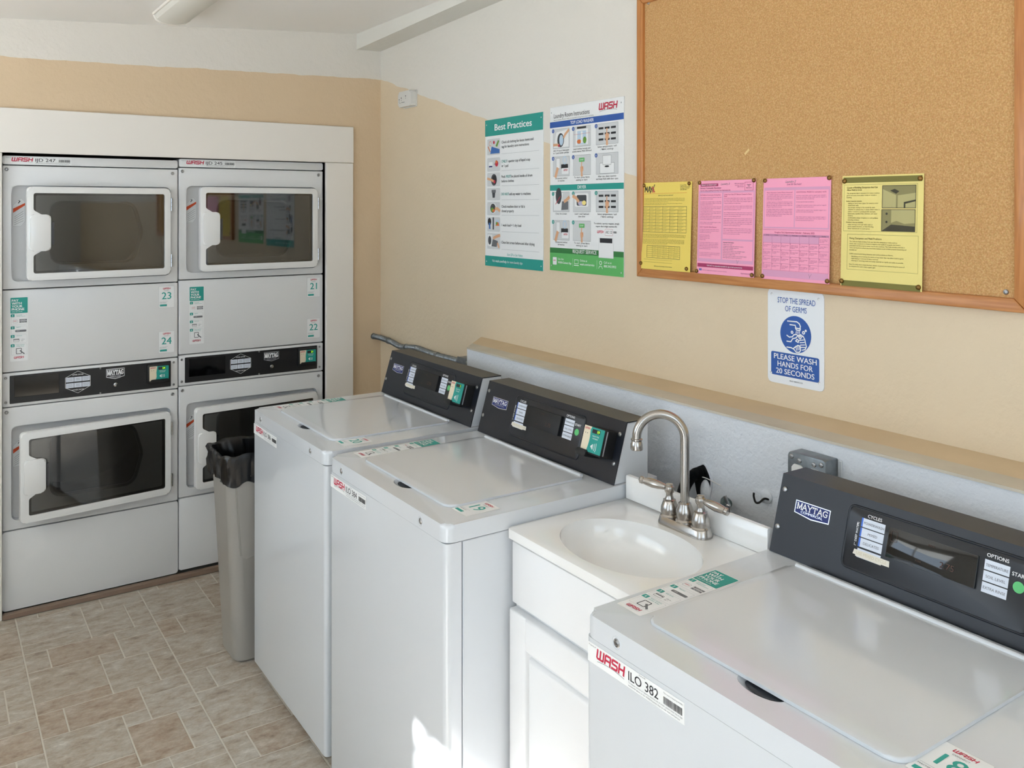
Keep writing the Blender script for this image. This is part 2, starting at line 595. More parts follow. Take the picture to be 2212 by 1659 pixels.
class Print:
    """2D artwork in metres, x right and y up, each call on its own thin layer of ink"""
    def __init__(self):
        self.v, self.f, self.mi, self.m, self.l = [], [], [], [], 0
    def _m(self, m):
        if m not in self.m:
            self.m.append(m)
        return self.m.index(m)
    def add(self, pts, faces, m, layer=None):
        z = 0.0002 + 0.00008 * (self.l if layer is None else layer)
        self.n = getattr(self, 'n', 0) + 1
        z += 4e-6 * (self.n % 18)          # no two strokes share a plane
        b = len(self.v)
        self.v += [(x, y, z) for x, y in pts]
        self.f += [tuple(i + b for i in f) for f in faces]
        self.mi += [self._m(m)] * len(faces)
    def poly(self, pts, m, layer=1):
        self.add(pts, [tuple(range(len(pts)))], m, layer)
    def rect(self, x0, y0, x1, y1, m, layer=1, r=0.0):
        self.poly(rrect(min(x0, x1), max(x0, x1), min(y0, y1), max(y0, y1), r, 3) if r else [(x0, y0), (x1, y0), (x1, y1), (x0, y1)], m, layer)
    def disc(self, x, y, rx, m, layer=1, ry=None, n=20):
        ry = ry or rx
        self.poly([(x + rx * cos(2 * pi * k / n), y + ry * sin(2 * pi * k / n)) for k in range(n)], m, layer)
    def line(self, pts, wd, m, layer=3, closed=False):
        P = [Vector(p) for p in pts]
        if closed:
            P.append(P[0])
        for a, b in zip(P[:-1], P[1:]):
            d = (b - a)
            if d.length < 1e-7:
                continue
            d.normalize()
            s = Vector((-d.y, d.x)) * wd / 2
            e = d * wd * 0.35
            self.poly([tuple(a - s - e), tuple(b - s + e), tuple(b + s + e), tuple(a + s - e)], m, layer)
    def frame(self, x0, y0, x1, y1, wd, m, layer=3, r=0.0):
        self.line(rrect(x0, x1, y0, y1, r, 3) if r else [(x0, y0), (x1, y0), (x1, y1), (x0, y1)], wd, m, layer, True)
    def text(self, s, x, y, h, m, align='L', bold=0.0, sx=1.0, shear=0.0, layer=4, width=None, rot=0.0):
        """h: cap height; y: baseline"""
        vs, fs, a, b = text_geo(s, 0.0, shear)
        k = h / CAP
        wd = (b - a) * k * sx
        if width and wd > 0:
            sx *= width / wd
            wd = width
        ox = x - {'L': 0, 'C': wd / 2, 'R': wd}[align]
        pts = [(ox + (q[0] - a) * k * sx, y + q[1] * k) for q in vs]
        if rot:
            c_, s_ = cos(rot), sin(rot)
            pts = [(x + (p[0] - x) * c_ - (p[1] - y) * s_, y + (p[0] - x) * s_ + (p[1] - y) * c_) for p in pts]
        self.add(pts, fs, m, layer)
        if bold > 0:                      # heavier weight: the same glyphs struck again a hair to each side
            e = bold * k * 1.2
            self.add([(p[0] - e, p[1]) for p in pts], fs, m, layer)
            self.add([(p[0] + e, p[1]) for p in pts], fs, m, layer)
            self.add([(p[0], p[1] + e * .7) for p in pts], fs, m, layer)
    def mixed(self, x, y, h, width, bits):
        """one line in several inks"""
        full = ''.join(b[0] for b in bits)
        _, _, a, b = text_geo(full)
        sc = width / (b - a)
        done = ''
        for s_, m_, bd in bits:
            g = text_geo(done + s_)
            w1 = g[3] - g[2]
            w0 = (text_geo(done + s_.strip()[0])[3] - text_geo(s_.strip()[0])[3] + text_geo(s_.strip()[0])[2]) if done else 0
            self.text(s_.strip(), x + w0 * sc, y, h, m_, bold=bd, width=(w1 - w0) * sc)
            done += s_
    def lines(self, rows, x, y, h, gap, m, **kw):
        for i, s in enumerate(rows):
            if s:
                self.text(s, x, y - i * gap, h, m, **kw)
    def wash(self, x, y, h, width, m, layer=4, arc=True):
        """the rounded italic WASH wordmark"""
        u = width / 4.35
        t = 0.30
        def put(pts, ox):
            q = []
            for a, b in pts:
                q.append((x + (ox + a + b * 0.16) * u, y + b * h))
            self.line(q, t * u * 0.75, m, layer)
        put([(0.0, 1), (0.0, 0.12), (0.1, 0.03), (0.9, 0.03), (1.0, 0.12), (1.0, 1)], 0)
        put([(0.5, 1), (0.5, 0.05)], 0)
        put([(0, 0), (0, 0.85), (0.12, 0.97), (0.72, 0.97), (0.8, 0.88), (0.8, 0)], 1.3)
        put([(0, 0.42), (0.8, 0.42)], 1.3)
        put([(0.8, 0.97), (0.1, 0.97), (0, 0.87), (0, 0.62), (0.1, 0.52), (0.7, 0.5), (0.8, 0.4), (0.8, 0.14), (0.7, 0.03), (0, 0.03)], 2.4)
        put([(0, 1), (0, 0)], 3.5)
        put([(0.75, 1), (0.75, 0)], 3.5)
        put([(0, 0.5), (0.75, 0.5)], 3.5)
        if arc:
            self.line([(x + width * (0.02 + 0.98 * k / 10), y - h * (0.5 - 0.38 * sin(pi * (0.12 + 0.72 * k / 10)))) for k in range(11)], h * 0.05, INKG, layer)
    def barcode(self, x0, y0, x1, y1, m=None):
        rnd = random.Random(int(x0 * 1e5))
        x = x0
        while x < x1:
            b = (x1 - x0) * rnd.choice((0.012, 0.02, 0.03))
            self.rect(x, y0, min(x + b, x1), y1, m or INK, 3)
            x += b + (x1 - x0) * rnd.choice((0.012, 0.02))
    def build(self, name, parent, origin, plane='front', slope=0.0, label=None):
        me = bpy.data.meshes.new(name)
        me.from_pydata(self.v, [], self.f)
        for m in self.m:
            me.materials.append(m)
        for p, i in zip(me.polygons, self.mi):
            p.material_index = i
        o = obj(name, me, parent, origin, kind='stuff')
        # front: y -> z, normal -> -y ; deck: normal up ; slope: leaning back by an angle from vertical
        o.rotation_euler = {'front': (pi / 2, 0, 0), 'deck': (0, 0, 0), 'slope': (pi / 2 - slope, 0, 0)}[plane]
        o['label'] = label or 'printed lettering'
        return o
# ================================================================== THE ROOM
XW, YB, XL, YF = 0.263, -0.01, -2.8, -5.4
def ceil_z(x):
    return 2.55 + 0.071 * (x - 0.116)

M_RIGHT = painted_wall('wall_right_paint', 'E5E0D6', 'E3D0B2', 'Y', 2.336, 0.29)
M_BACK = painted_wall('wall_back_paint', 'E5DFD5', 'DFC6A4', 'X', 2.3235, 0.0267)
M_WHITEW = stucco(mat('white_wall', 'E4E3DE', 0.7), 0.25, 30)
M_LOWER = stucco(mat('lower_white_wall', 'DFE2E6', 0.6), 0.55, 75)
M_CEIL = mat('ceiling_paint', 'FAF7F2', 0.7)
M_GROUT = mat('grout', 'D0C9BC', 0.7)
M_TILE = stone('stone_tile')
M_BROWN = mat('brown_threshold', '86705F', 0.55)
M_GROUND = mat('sunlit_concrete', 'DCDCDA', 0.9)

struct('ground', box(-14, 10, -16, 8, -0.12, -0.06, M_GROUND), 'pale concrete ground outside the laundry room')
floor = struct('floor', box(XL - .1, XW + .1, YF - .1, 0.95, -0.06, -0.0015, M_GROUT), 'stone patterned tile floor of the laundry room')

# tiles: a 6 x 6 module repeated, joints recessed
U, GAP = 0.0776, 0.005
MODULE = [(0, 1, 0, 2), (1, 4, 0, 2), (4, 6, 0, 1), (4, 6, 1, 3), (3, 4, 2, 3), (0, 3, 2, 5), (0, 3, 5, 6), (3, 5, 3, 6), (5, 6, 3, 6)]
tile_mesh = {}
rest = bmesh.new()
for bi in range(-4, 5):
    for bj in range(-1, 12):
        for a, b, c, d in MODULE:
            x0 = -1.377 + (bi * 6 + a) * U + GAP / 2
            x1 = -1.377 + (bi * 6 + b) * U - GAP / 2
            y1 = -0.385 - ((bj - 0) * 6 + c) * U - GAP / 2
            y0 = -0.385 - ((bj - 0) * 6 + d) * U + GAP / 2
            x0, x1 = max(x0, XL), min(x1, XW)
            y0, y1 = max(y0, YF), min(y1, -0.036)
            if x1 - x0 < 0.006 or y1 - y0 < 0.006:
                continue
            if x1 > -1.95 and x0 < -0.55 and y1 > -2.0:
                w_, h_ = round(x1 - x0, 4), round(y1 - y0, 4)
                if (w_, h_) not in tile_mesh:
                    bm = bmesh.new()
                    add_box(bm, 0, w_, 0, h_, -0.0014, 0.0)
                    ed = [e for e in bm.edges if all(v.co.z > -0.001 for v in e.verts)]
                    bmesh.ops.bevel(bm, geom=ed, offset=0.0009, segments=1, affect='EDGES')
                    tile_mesh[(w_, h_)] = finish(bm, M_TILE, name='tile')
                obj('tile', tile_mesh[(w_, h_)], floor, (x0, y0, 0))
            else:
                add_box(rest, x0, x1, y0, y1, -0.0014, 0.0)
obj('tile_field', finish(rest, M_TILE), floor, kind='stuff', label='rest of the stone patterned floor tiles')

struct('wall_right', box(XW, XW + .12, YF - .1, 0.1, 0, 2.75, M_RIGHT), 'right wall painted white above and beige below')
o_ = [(XL, 0), (-1.46, 0), (-1.46, 1.93), (0.0, 1.93), (0.0, 0), (XW + .05, 0), (XW + .05, 2.72), (XL, 2.72)]
struct('wall_back', prism(o_, YB, 0.09, 'xz', m=M_BACK, smooth=0), 'back wall with beige band and dryer alcove')
# dark alcove behind the dryers
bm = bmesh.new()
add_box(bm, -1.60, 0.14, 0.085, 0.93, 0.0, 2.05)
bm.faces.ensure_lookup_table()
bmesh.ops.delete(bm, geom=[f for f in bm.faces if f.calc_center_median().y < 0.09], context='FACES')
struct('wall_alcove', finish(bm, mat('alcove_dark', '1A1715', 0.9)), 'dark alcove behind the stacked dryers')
# left wall with an open doorway (behind the camera's left shoulder)
o_ = [(YF, 0), (-4.15, 0), (-4.15, 2.24), (-3.40, 2.24), (-3.40, 0), (YB, 0), (YB, 2.7), (YF, 2.7)]
wl = boolean(prism(o_, XL - .12, XL, 'yz', m=M_WHITEW, smooth=0), box(XL - .3, XL + .2, -2.50, -0.45, 1.05, 2.12, M_WHITEW), 'DIFFERENCE')  # window cutout is an unseen opening added to brighten the ceiling
struct('wall_left', wl, 'left wall with the open doorway and an added long high window')
struct('trim_sunblock_awning', box(XL - 1.75, XL - .121, -3.24, 0.2, 2.20, 2.26, M_WHITEW), 'added white sun-blocking awning outside above the left window')  # unseen, added to keep direct sun out of the left window
bm = bmesh.new()
for a, b, c, d in ((-2.50, -0.45, 1.05, 1.09), (-2.50, -0.45, 2.08, 2.12), (-2.50, -2.46, 1.05, 2.12), (-0.49, -0.45, 1.05, 2.12), (-1.50, -1.46, 1.05, 2.12)):
    add_box(bm, XL - .09, XL - .03, a, b, c, d)
struct('window_added', finish(bm, WHITEP), 'white frame of the added long left window')  # frame of the unseen window added for ceiling light
wf = box(XL, XW, YF - .12, YF, 0, 2.75, M_WHITEW)
wf = boolean(wf, box(-2.5, -1.0, YF - .3, YF + .2, 0.90, 2.20, M_WHITEW), 'DIFFERENCE')
struct('wall_front', wf, 'front wall with a wide glazed opening')
bm = bmesh.new()
for a, b, c, d in ((-2.50, -1.0, 0.90, 0.95), (-2.50, -1.0, 2.15, 2.20), (-2.50, -2.45, 0.90, 2.20), (-1.05, -1.0, 0.90, 2.20), (-1.775, -1.725, 0.90, 2.20)):
    add_box(bm, a, b, YF - .09, YF - .03, c, d)
struct('window_1', finish(bm, WHITEP), 'white frame of the wide front window')
o_ = [(XL - .12, ceil_z(XL - .12)), (XW + .12, ceil_z(XW + .12)), (XW + .12, 2.78), (XL - .12, 2.78)]
struct('ceiling', prism(o_, YF - .12, 0.1, 'xz', m=M_CEIL, smooth=0), 'gently sloping white ceiling')
# dropped beam along the right wall
bm = bmesh.new()
pts = []
for y in (YB, YF):
    zb = 2.472 + 0.034 * (YB - y)
    pts.append([bm.verts.new(p) for p in ((0.129, y, zb), (XW, y, zb + 0.004), (XW, y, 2.62 + .03 * (YB - y)), (0.129, y, 2.62 + .03 * (YB - y)))])
for i in range(4):
    bm.faces.new((pts[0][i], pts[0][(i + 1) % 4], pts[1][(i + 1) % 4], pts[1][i]))
bm.faces.new(pts[0])
bm.faces.new(pts[1][::-1])
struct('trim_beam', finish(bm, stucco(mat('beam_paint', 'E2DFD6', 0.7), 0.35, 30)), 'white boxed beam along the top of the right wall')
# thicker lower wall with a ledge
E_ = [(0.072, -1.185), (0.072, YF), (XW, YF), (XW, -0.985)]
bm = prism(E_, 0.0, 1.120, 'xy', raw=True)
lw = finish(bm, [M_LOWER], 0)
struct('wall_right_lower', lw, 'white rough plastered lower wall behind the washers')
M_LEDGE1 = mat('ledge_tan', 'DAC3A0', 0.7, var=0.06, vscale=5)
M_LEDGE2 = mat('ledge_greige', 'CEC5B4', 0.75, var=0.08, vscale=8)
bm = bmesh.new()
def ledge(x0, x1, m, nm, lab):
    yl = lambda x: -1.185 + (x - 0.072) * (0.2 / 0.191)
    P_ = [(x0, yl(x0)), (x0, YF), (x1, YF), (x1, yl(x1))]
    return struct(nm, prism(P_, 1.120, 1.126, 'xy', m=m, smooth=0), lab)
ledge(0.068, 0.140, M_LEDGE2, 'trim_ledge_front', 'greyer front strip of the wall ledge')
ledge(0.140, XW, M_LEDGE1, 'trim_ledge_back', 'tan back strip of the wall ledge')
bm.free()

# white casing around the dryer alcove and brown threshold
struct('trim_1', box(-1.75, 0.105, -0.031, YB, 1.8955, 2.077, WHITEP, 0.002, 1), 'wide white header board above the dryers')
struct('trim_2', box(-0.040, 0.1035, -0.030, YB, 0.0, 1.8945, WHITEP, 0.002, 1), 'white casing board right of the dryers')
struct('trim_3', box(-1.75, -1.4225, -0.030, YB, 0.0, 1.8945, WHITEP, 0.002, 1), 'white casing board left of the dryers')
struct('trim_4', box(-1.4215, -0.041, -0.034, -0.004, 0.0, 0.020, M_BROWN, 0.002, 1), 'brown threshold strip below the dryers')

# tree outside the doorway whose leaves dapple the sunlight
rnd = random.Random(11)
bm = bmesh.new()
for i in range(110):
    c_ = Vector((-4.3 + rnd.gauss(0, .35), -4.40 + rnd.gauss(0, .55), 3.15 + rnd.gauss(0, .34)))
    a_ = Vector((-.45 + rnd.gauss(0, .22), .80 + rnd.gauss(0, .22), -.28 + rnd.gauss(0, .2))).normalized() * rnd.uniform(.12, .24)
    b_ = a_.cross(Vector((.83, .47, -.68)) + Vector((rnd.gauss(0, .3), rnd.gauss(0, .3), rnd.gauss(0, .3)))).normalized() * rnd.uniform(.010, .020)
    bm.faces.new([bm.verts.new(c_ + q_) for q_ in (a_, b_, -a_, -b_)])
tr = struct('tree', tube([(-4.45, -4.4, -.06), (-4.4, -4.38, 1.2), (-4.32, -4.36, 2.2), (-4.3, -4.35, 3.2)], lambda t: .07 - .05 * t, mat('bark', '6A5A4A', .9), 10), 'tree outside the doorway')
obj('foliage', finish(bm, mat('leaf_green', '5E7F3A', .6)), tr, kind='stuff')

# ================================================================== WASHERS
WW = 0.685
ZS, ZT, XCB, XCT, XCBK, ZCT = 0.9007, 0.9417, 0.5086, 0.5554, 0.6321, 1.1022
SLOPE = math.atan2(XCT - XCB, ZCT - ZT)
SLEN = math.hypot(XCT - XCB, ZCT - ZT)
def cpt(u, s, off=0.0):
    """point on the washer console face: u from the left, s up the slope, off outwards"""
    return (u, XCB + s * sin(SLOPE) - off * cos(SLOPE), ZT + s * cos(SLOPE) + off * sin(SLOPE))

# shared washer meshes ------------------------------------------------
me_front = prism(fillet([(0, 0.042), (0, 0), (WW, 0), (WW, 0.042)], [0, .017, .017, 0], 8), 0.030, ZS - 0.002, 'xy', m=ENAMEL, smooth=40)
me_body = box(0.0012, WW - .0012, 0.0462, 0.655, 0.030, ZS - 0.003, ENAMEL, 0.002, 1)
deck = prism(fillet([(-.001, 0.66), (-.001, -0.002), (WW + .001, -0.002), (WW + .001, 0.66)], [.004, .030, .030, .004], 8), ZS, ZT, 'xy', bev=0.011, seg=4, m=ENAMEL, which='b')
deck = boolean(deck, ellipsoid(0.354, 0.064, ZT + 0.004, 0.046, 0.024, 0.016, ENAMEL, 40, 20), 'DIFFERENCE')
me_deck = deck
me_recess_shade = ellipsoid(0.358, 0.0660, ZT - 0.0040, 0.036, 0.0165, 0.0006, mat('recess_shade', '30343A', 0.5), 32, 8)  # dark disc paints the shade inside the finger notch
LP = fillet([(0.092, 0.062), (0.588, 0.062), (0.592, 0.484), (0.086, 0.484)], [.030, .035, .02, .03], 8)
bm = prism(LP, ZT + 0.0005, ZT + 0.0062, 'xy', bev=0.0045, seg=4, raw=True, which='b')
me_lid = finish(bm, ENAMEL, 50)
me_ridge = tube([(0.098 + (0.580 - 0.098) * k / 12, 0.480, ZT + 0.0058) for k in range(13)], 0.0055, ENAMEL, 12)
PR = [(XCB + .003, ZT + .0005), (XCT + .003, ZCT - .003), (XCBK, ZCT - .003), (XCBK, ZT + .0005)]
me_cons = prism(PR, 0.007, WW - .007, 'yz', m=ENAMEL, smooth=0, bev=0.003, seg=2, which='ab')
# black fascia: front and top folded from one sheet
FP = [(XCB - .001, ZT + .001), (XCT - .001, ZCT), (XCBK - .001, ZCT), (XCBK - .001, ZCT - .0028), (XCT + .0015, ZCT - .0028), (XCB + .002, ZT + .001)]
me_fas = prism(FP, 0.0055, WW - .0055, 'yz', m=BLACK, smooth=30)
me_foot = lathe([(0.018, 0.0), (0.020, 0.003), (0.020, 0.010), (0.006, 0.012), (0.006, 0.032)], RUBBER, 16)
me_scr = lathe([(0.0058, 0.0), (0.0058, -0.002), (0.0046, -0.0035), (0.002, -0.0040), (0.0018, -0.0030)], GREYM, 16, 'y')
me_scr_big = lathe([(0.0078, 0.001), (0.0078, -0.001), (0.0062, -0.0026), (0.0056, -0.0014), (0.0046, -0.0014), (0.0036, -0.0028), (0.0016, -0.003), (0.0012, -0.0012)], GREYM, 20, 'y')
me_cup = lathe([(0.0125, 0.0012), (0.0125, -0.0010), (0.0105, -0.0016), (0.0092, -0.0004)], ENAMEL, 20, 'y')

def slab_on_console(u0, u1, s0, s1, thick, m, bev=0.0, r=0.0, off=0.0):
    bm = prism(rrect(u0, u1, s0, s1, r) if r else [(u0, s0), (u1, s0), (u1, s1), (u0, s1)], -off - thick, -off, 'xz', bev=bev, seg=2, raw=True)
    bmesh.ops.rotate(bm, verts=bm.verts, cent=(0, 0, 0), matrix=Matrix.Rotation(-SLOPE, 3, 'X'))
    bmesh.ops.translate(bm, verts=bm.verts, vec=(0, XCB - .001, ZT))
    return finish(bm, m, 40)

def rim_on_console(u0, u1, s0, s1, r, rad, m):
    P_ = rrect(u0, u1, s0, s1, r, 6)
    P_ = P_ + P_[:2]
    me = tube([cpt(a, b, 0.001) for a, b in P_], rad, m, 8, cap=False)
    return me

LET = {'M': ([[(0, 0), (0, 1)], [(0, 1), (.5, .12)], [(.5, .12), (1, 1)], [(1, 1), (1, 0)]], [(0, 0), (1, 0), (0, 1), (1, 1)]),
       'A': ([[(0, 0), (.5, 1)], [(.5, 1), (1, 0)], [(.22, .35), (.78, .35)]], [(0, 0), (1, 0)]),
       'Y': ([[(0, 1), (.5, .45)], [(1, 1), (.5, .45)], [(.5, .45), (.5, 0)]], [(0, 1), (1, 1), (.5, 0)]),
       'T': ([[(0, .94), (1, .94)], [(.5, .94), (.5, 0)], [(.02, .94), (.02, .74)], [(.98, .94), (.98, .74)]], [(.5, 0)]),
       'G': ([[(1, .82), (.8, .96), (.4, .96), (.08, .75), (.02, .5), (.08, .25), (.4, .04), (.8, .06), (.92, .2), (.92, .45)], [(.6, .45), (1, .45)]], [])}
def slab_word(p, s, x, y, h, width, m, layer=5):
    n = len(s)
    cw = width / n
    for i, ch in enumerate(s):
        st, sf = LET[ch]
        f = lambda q: (x + i * cw + cw * (0.10 + 0.80 * q[0]), y + h * q[1])
        for pl in st:
            p.line([f(q) for q in pl], h * 0.17, m, layer)
        for q in sf:
            a = f(q)
            p.rect(a[0] - h * 0.17, a[1] - h * 0.05, a[0] + h * 0.17, a[1] + h * 0.05, m, layer)

def badge(p, u0, u1, s0, s1, shield=False):
    w_, h_ = u1 - u0, s1 - s0
    um = (u0 + u1) / 2
    if shield:
        out = [(u0, s0 + h_ * .22), (um - w_ * .22, s0 + h_ * .08), (um, s0), (um + w_ * .22, s0 + h_ * .08), (u1, s0 + h_ * .22), (u1, s1), (u0, s1)]
        i_ = 0.06
    else:
        out = [(u0, s0 + h_ * .10), (um, s0 - h_ * .10), (u1, s0 + h_ * .02), (u1, s1), (u0, s1)]
        i_ = 0.045
    c_ = (um, (s0 + s1) / 2)
    p.poly(out, SILVER, 2)
    p.poly([(c_[0] + (a - c_[0]) * (1 - i_), c_[1] + (b - c_[1]) * (1 - i_ * 2.8)) for a, b in out], NAVY if not shield else INK, 3)
    slab_word(p, 'MAYTAG', u0 + w_ * .06, s0 + h_ * .42, h_ * .42, w_ * .88, WTEXT)
    p.text('COMMERCIAL' if not shield else 'COMMERCIAL LAUNDRY', um, s0 + h_ * .17, h_ * .17, SILVER, 'C', 0.01, layer=5, width=w_ * .62)

def pay_sticker(p, w_, h_):
    """PAY WITH YOUR PHONE strip, origin lower left"""
    p.rect(0, 0, w_, h_, PAPER, 0, 0.003)
    k = w_ / 0.064
    tt = h_ * 0.25
    p.rect(0.001 * k, h_ - tt, w_ - .001 * k, h_ - .001, TEAL, 1, 0.002)
    for i, s in enumerate(('PAY', 'WITH', 'YOUR', 'PHONE')):
        p.text(s, 0.006 * k, h_ - tt * (0.27 + 0.185 * i), tt * 0.145, WTEXT, bold=0.025)
    p.text('SIMPLE. FAST. SECURE.', 0.006 * k, h_ - tt * 0.93, tt * 0.055, WTEXT, width=w_ * .6)
    ys = [0.735, 0.545, 0.41, 0.265]
    hs = [0.165, 0.115, 0.125, 0.165]
    tx = [('Download', 'WASH-Connect'), ('Register',), ('Add funds',), ('Select machine', 'number & pay')]
    for i in range(4):
        yt = h_ * ys[i]
        p.frame(0.004 * k, yt - h_ * hs[i], w_ - .004 * k, yt, 0.0005 * k, INKL, 2, 0.003)
        p.rect(0.002 * k, yt - 0.011 * k, 0.016 * k, yt + 0.001, TEAL, 3, 0.002)
        p.text(str(i + 1), 0.009 * k, yt - 0.0085 * k, 0.0065 * k, WTEXT, 'C', 0.02)
        for j, s in enumerate(tx[i]):
            p.text(s, 0.022 * k, yt - (0.005 + 0.0055 * j) * k, 0.0034 * k, TEALT)
    y0 = h_ * 0.60
    p.frame(0.010 * k, y0, 0.026 * k, y0 + .013 * k, 0.0005 * k, INKG, 3, .003)
    p.wash(0.012 * k, y0 + .006 * k, 0.003 * k, 0.011 * k, RED, 3, False)
    p.rect(0.033 * k, y0 + .008 * k, 0.060 * k, y0 + .014 * k, INKG, 3)
    p.rect(0.033 * k, y0 + .000 * k, 0.060 * k, y0 + .006 * k, INKG, 3)
    p.text('Google Play', 0.0465 * k, y0 + .0097 * k, 0.0026 * k, WTEXT, 'C')
    p.text('App Store', 0.0465 * k, y0 + .0017 * k, 0.0026 * k, WTEXT, 'C')
    y0 = h_ * 0.455
    p.rect(0.018 * k, y0, 0.058 * k, y0 + .0085 * k, INKG, 3, .003)
    p.text('****', 0.022 * k, y0 + .001 * k, 0.005 * k, WTEXT)
    y0 = h_ * 0.305
    p.frame(0.012 * k, y0, 0.032 * k, y0 + .012 * k, 0.0008 * k, INK, 3, .002)
    p.rect(0.012 * k, y0 + .007 * k, 0.032 * k, y0 + .0095 * k, INK, 3)
    p.lines(['100 0--', ' 00 *'], 0.040 * k, y0 + .007 * k, 0.0035 * k, .006 * k, INKG)
    y0 = h_ * 0.115
    p.frame(0.022 * k, y0, 0.040 * k, y0 + .022 * k, 0.002 * k, INK, 3, .002)
    p.line([(0.050 * k, y0 - .001), (0.044 * k, y0 + .004 * k), (0.036 * k, y0 + .012 * k)], 0.0045 * k, INKG, 4)
    p.wash(0.014 * k, h_ * 0.045, 0.0075 * k, 0.034 * k, RED, 4)

def id_sticker(p, code, w_=0.245, h_=0.036):
    p.rect(0.0, 0.0, w_, h_, PAPER, 0, 0.001)
    p.text('Property of', 0.004, h_ - .0055, 0.0028, INKG)
    p.wash(0.026, h_ * 0.40, h_ * 0.45, 0.074, RED, 4)
    p.text('Machine ID', 0.146, h_ - .0036, 0.0024, INKG, 'C')
    p.text(code, 0.111, h_ * 0.37, h_ * 0.44, INK, width=0.074, bold=0.006)
    p.text('This room is leased by WASH', 0.197, h_ - .006, 0.0024, INKG, width=0.044)
    p.barcode(0.197, h_ * 0.36, 0.240, h_ * 0.70)
    p.text('To request service or report a machine out of order, please enter the 6 digit', 0.111, h_ * 0.23, 0.0026, INKG, width=0.130)
    p.text('machine ID above on the WASH-Connect App or visit wash.com/service', 0.111, h_ * 0.09, 0.0026, INKG, width=0.124)

def number_sticker(p, num, w_, h_):
    p.rect(0, 0, w_, h_, PAPER, 0, 0.002)
    p.frame(0, 0, w_, h_, 0.0006, INKL, 1, 0.003)
    p.wash(w_ * .28, h_ * .86, h_ * .07, w_ * .46, RED, 3, False)
    p.text('CONNECT', w_ / 2, h_ * .775, h_ * .035, INKG, 'C')
    p.text(num, w_ / 2, h_ * .40, h_ * .32, TEALT, 'C', 0.012)
    p.line([(w_ * .08, h_ * .29), (w_ * .58, h_ * .29)], 0.0008, INKL, 3)
    p.text('MACHINE ID', w_ * .08, h_ * .22, h_ * .035, INKG)
    p.rect(w_ * .08, h_ * .07, w_ * .52, h_ * .16, TEALT, 3, 0.001)

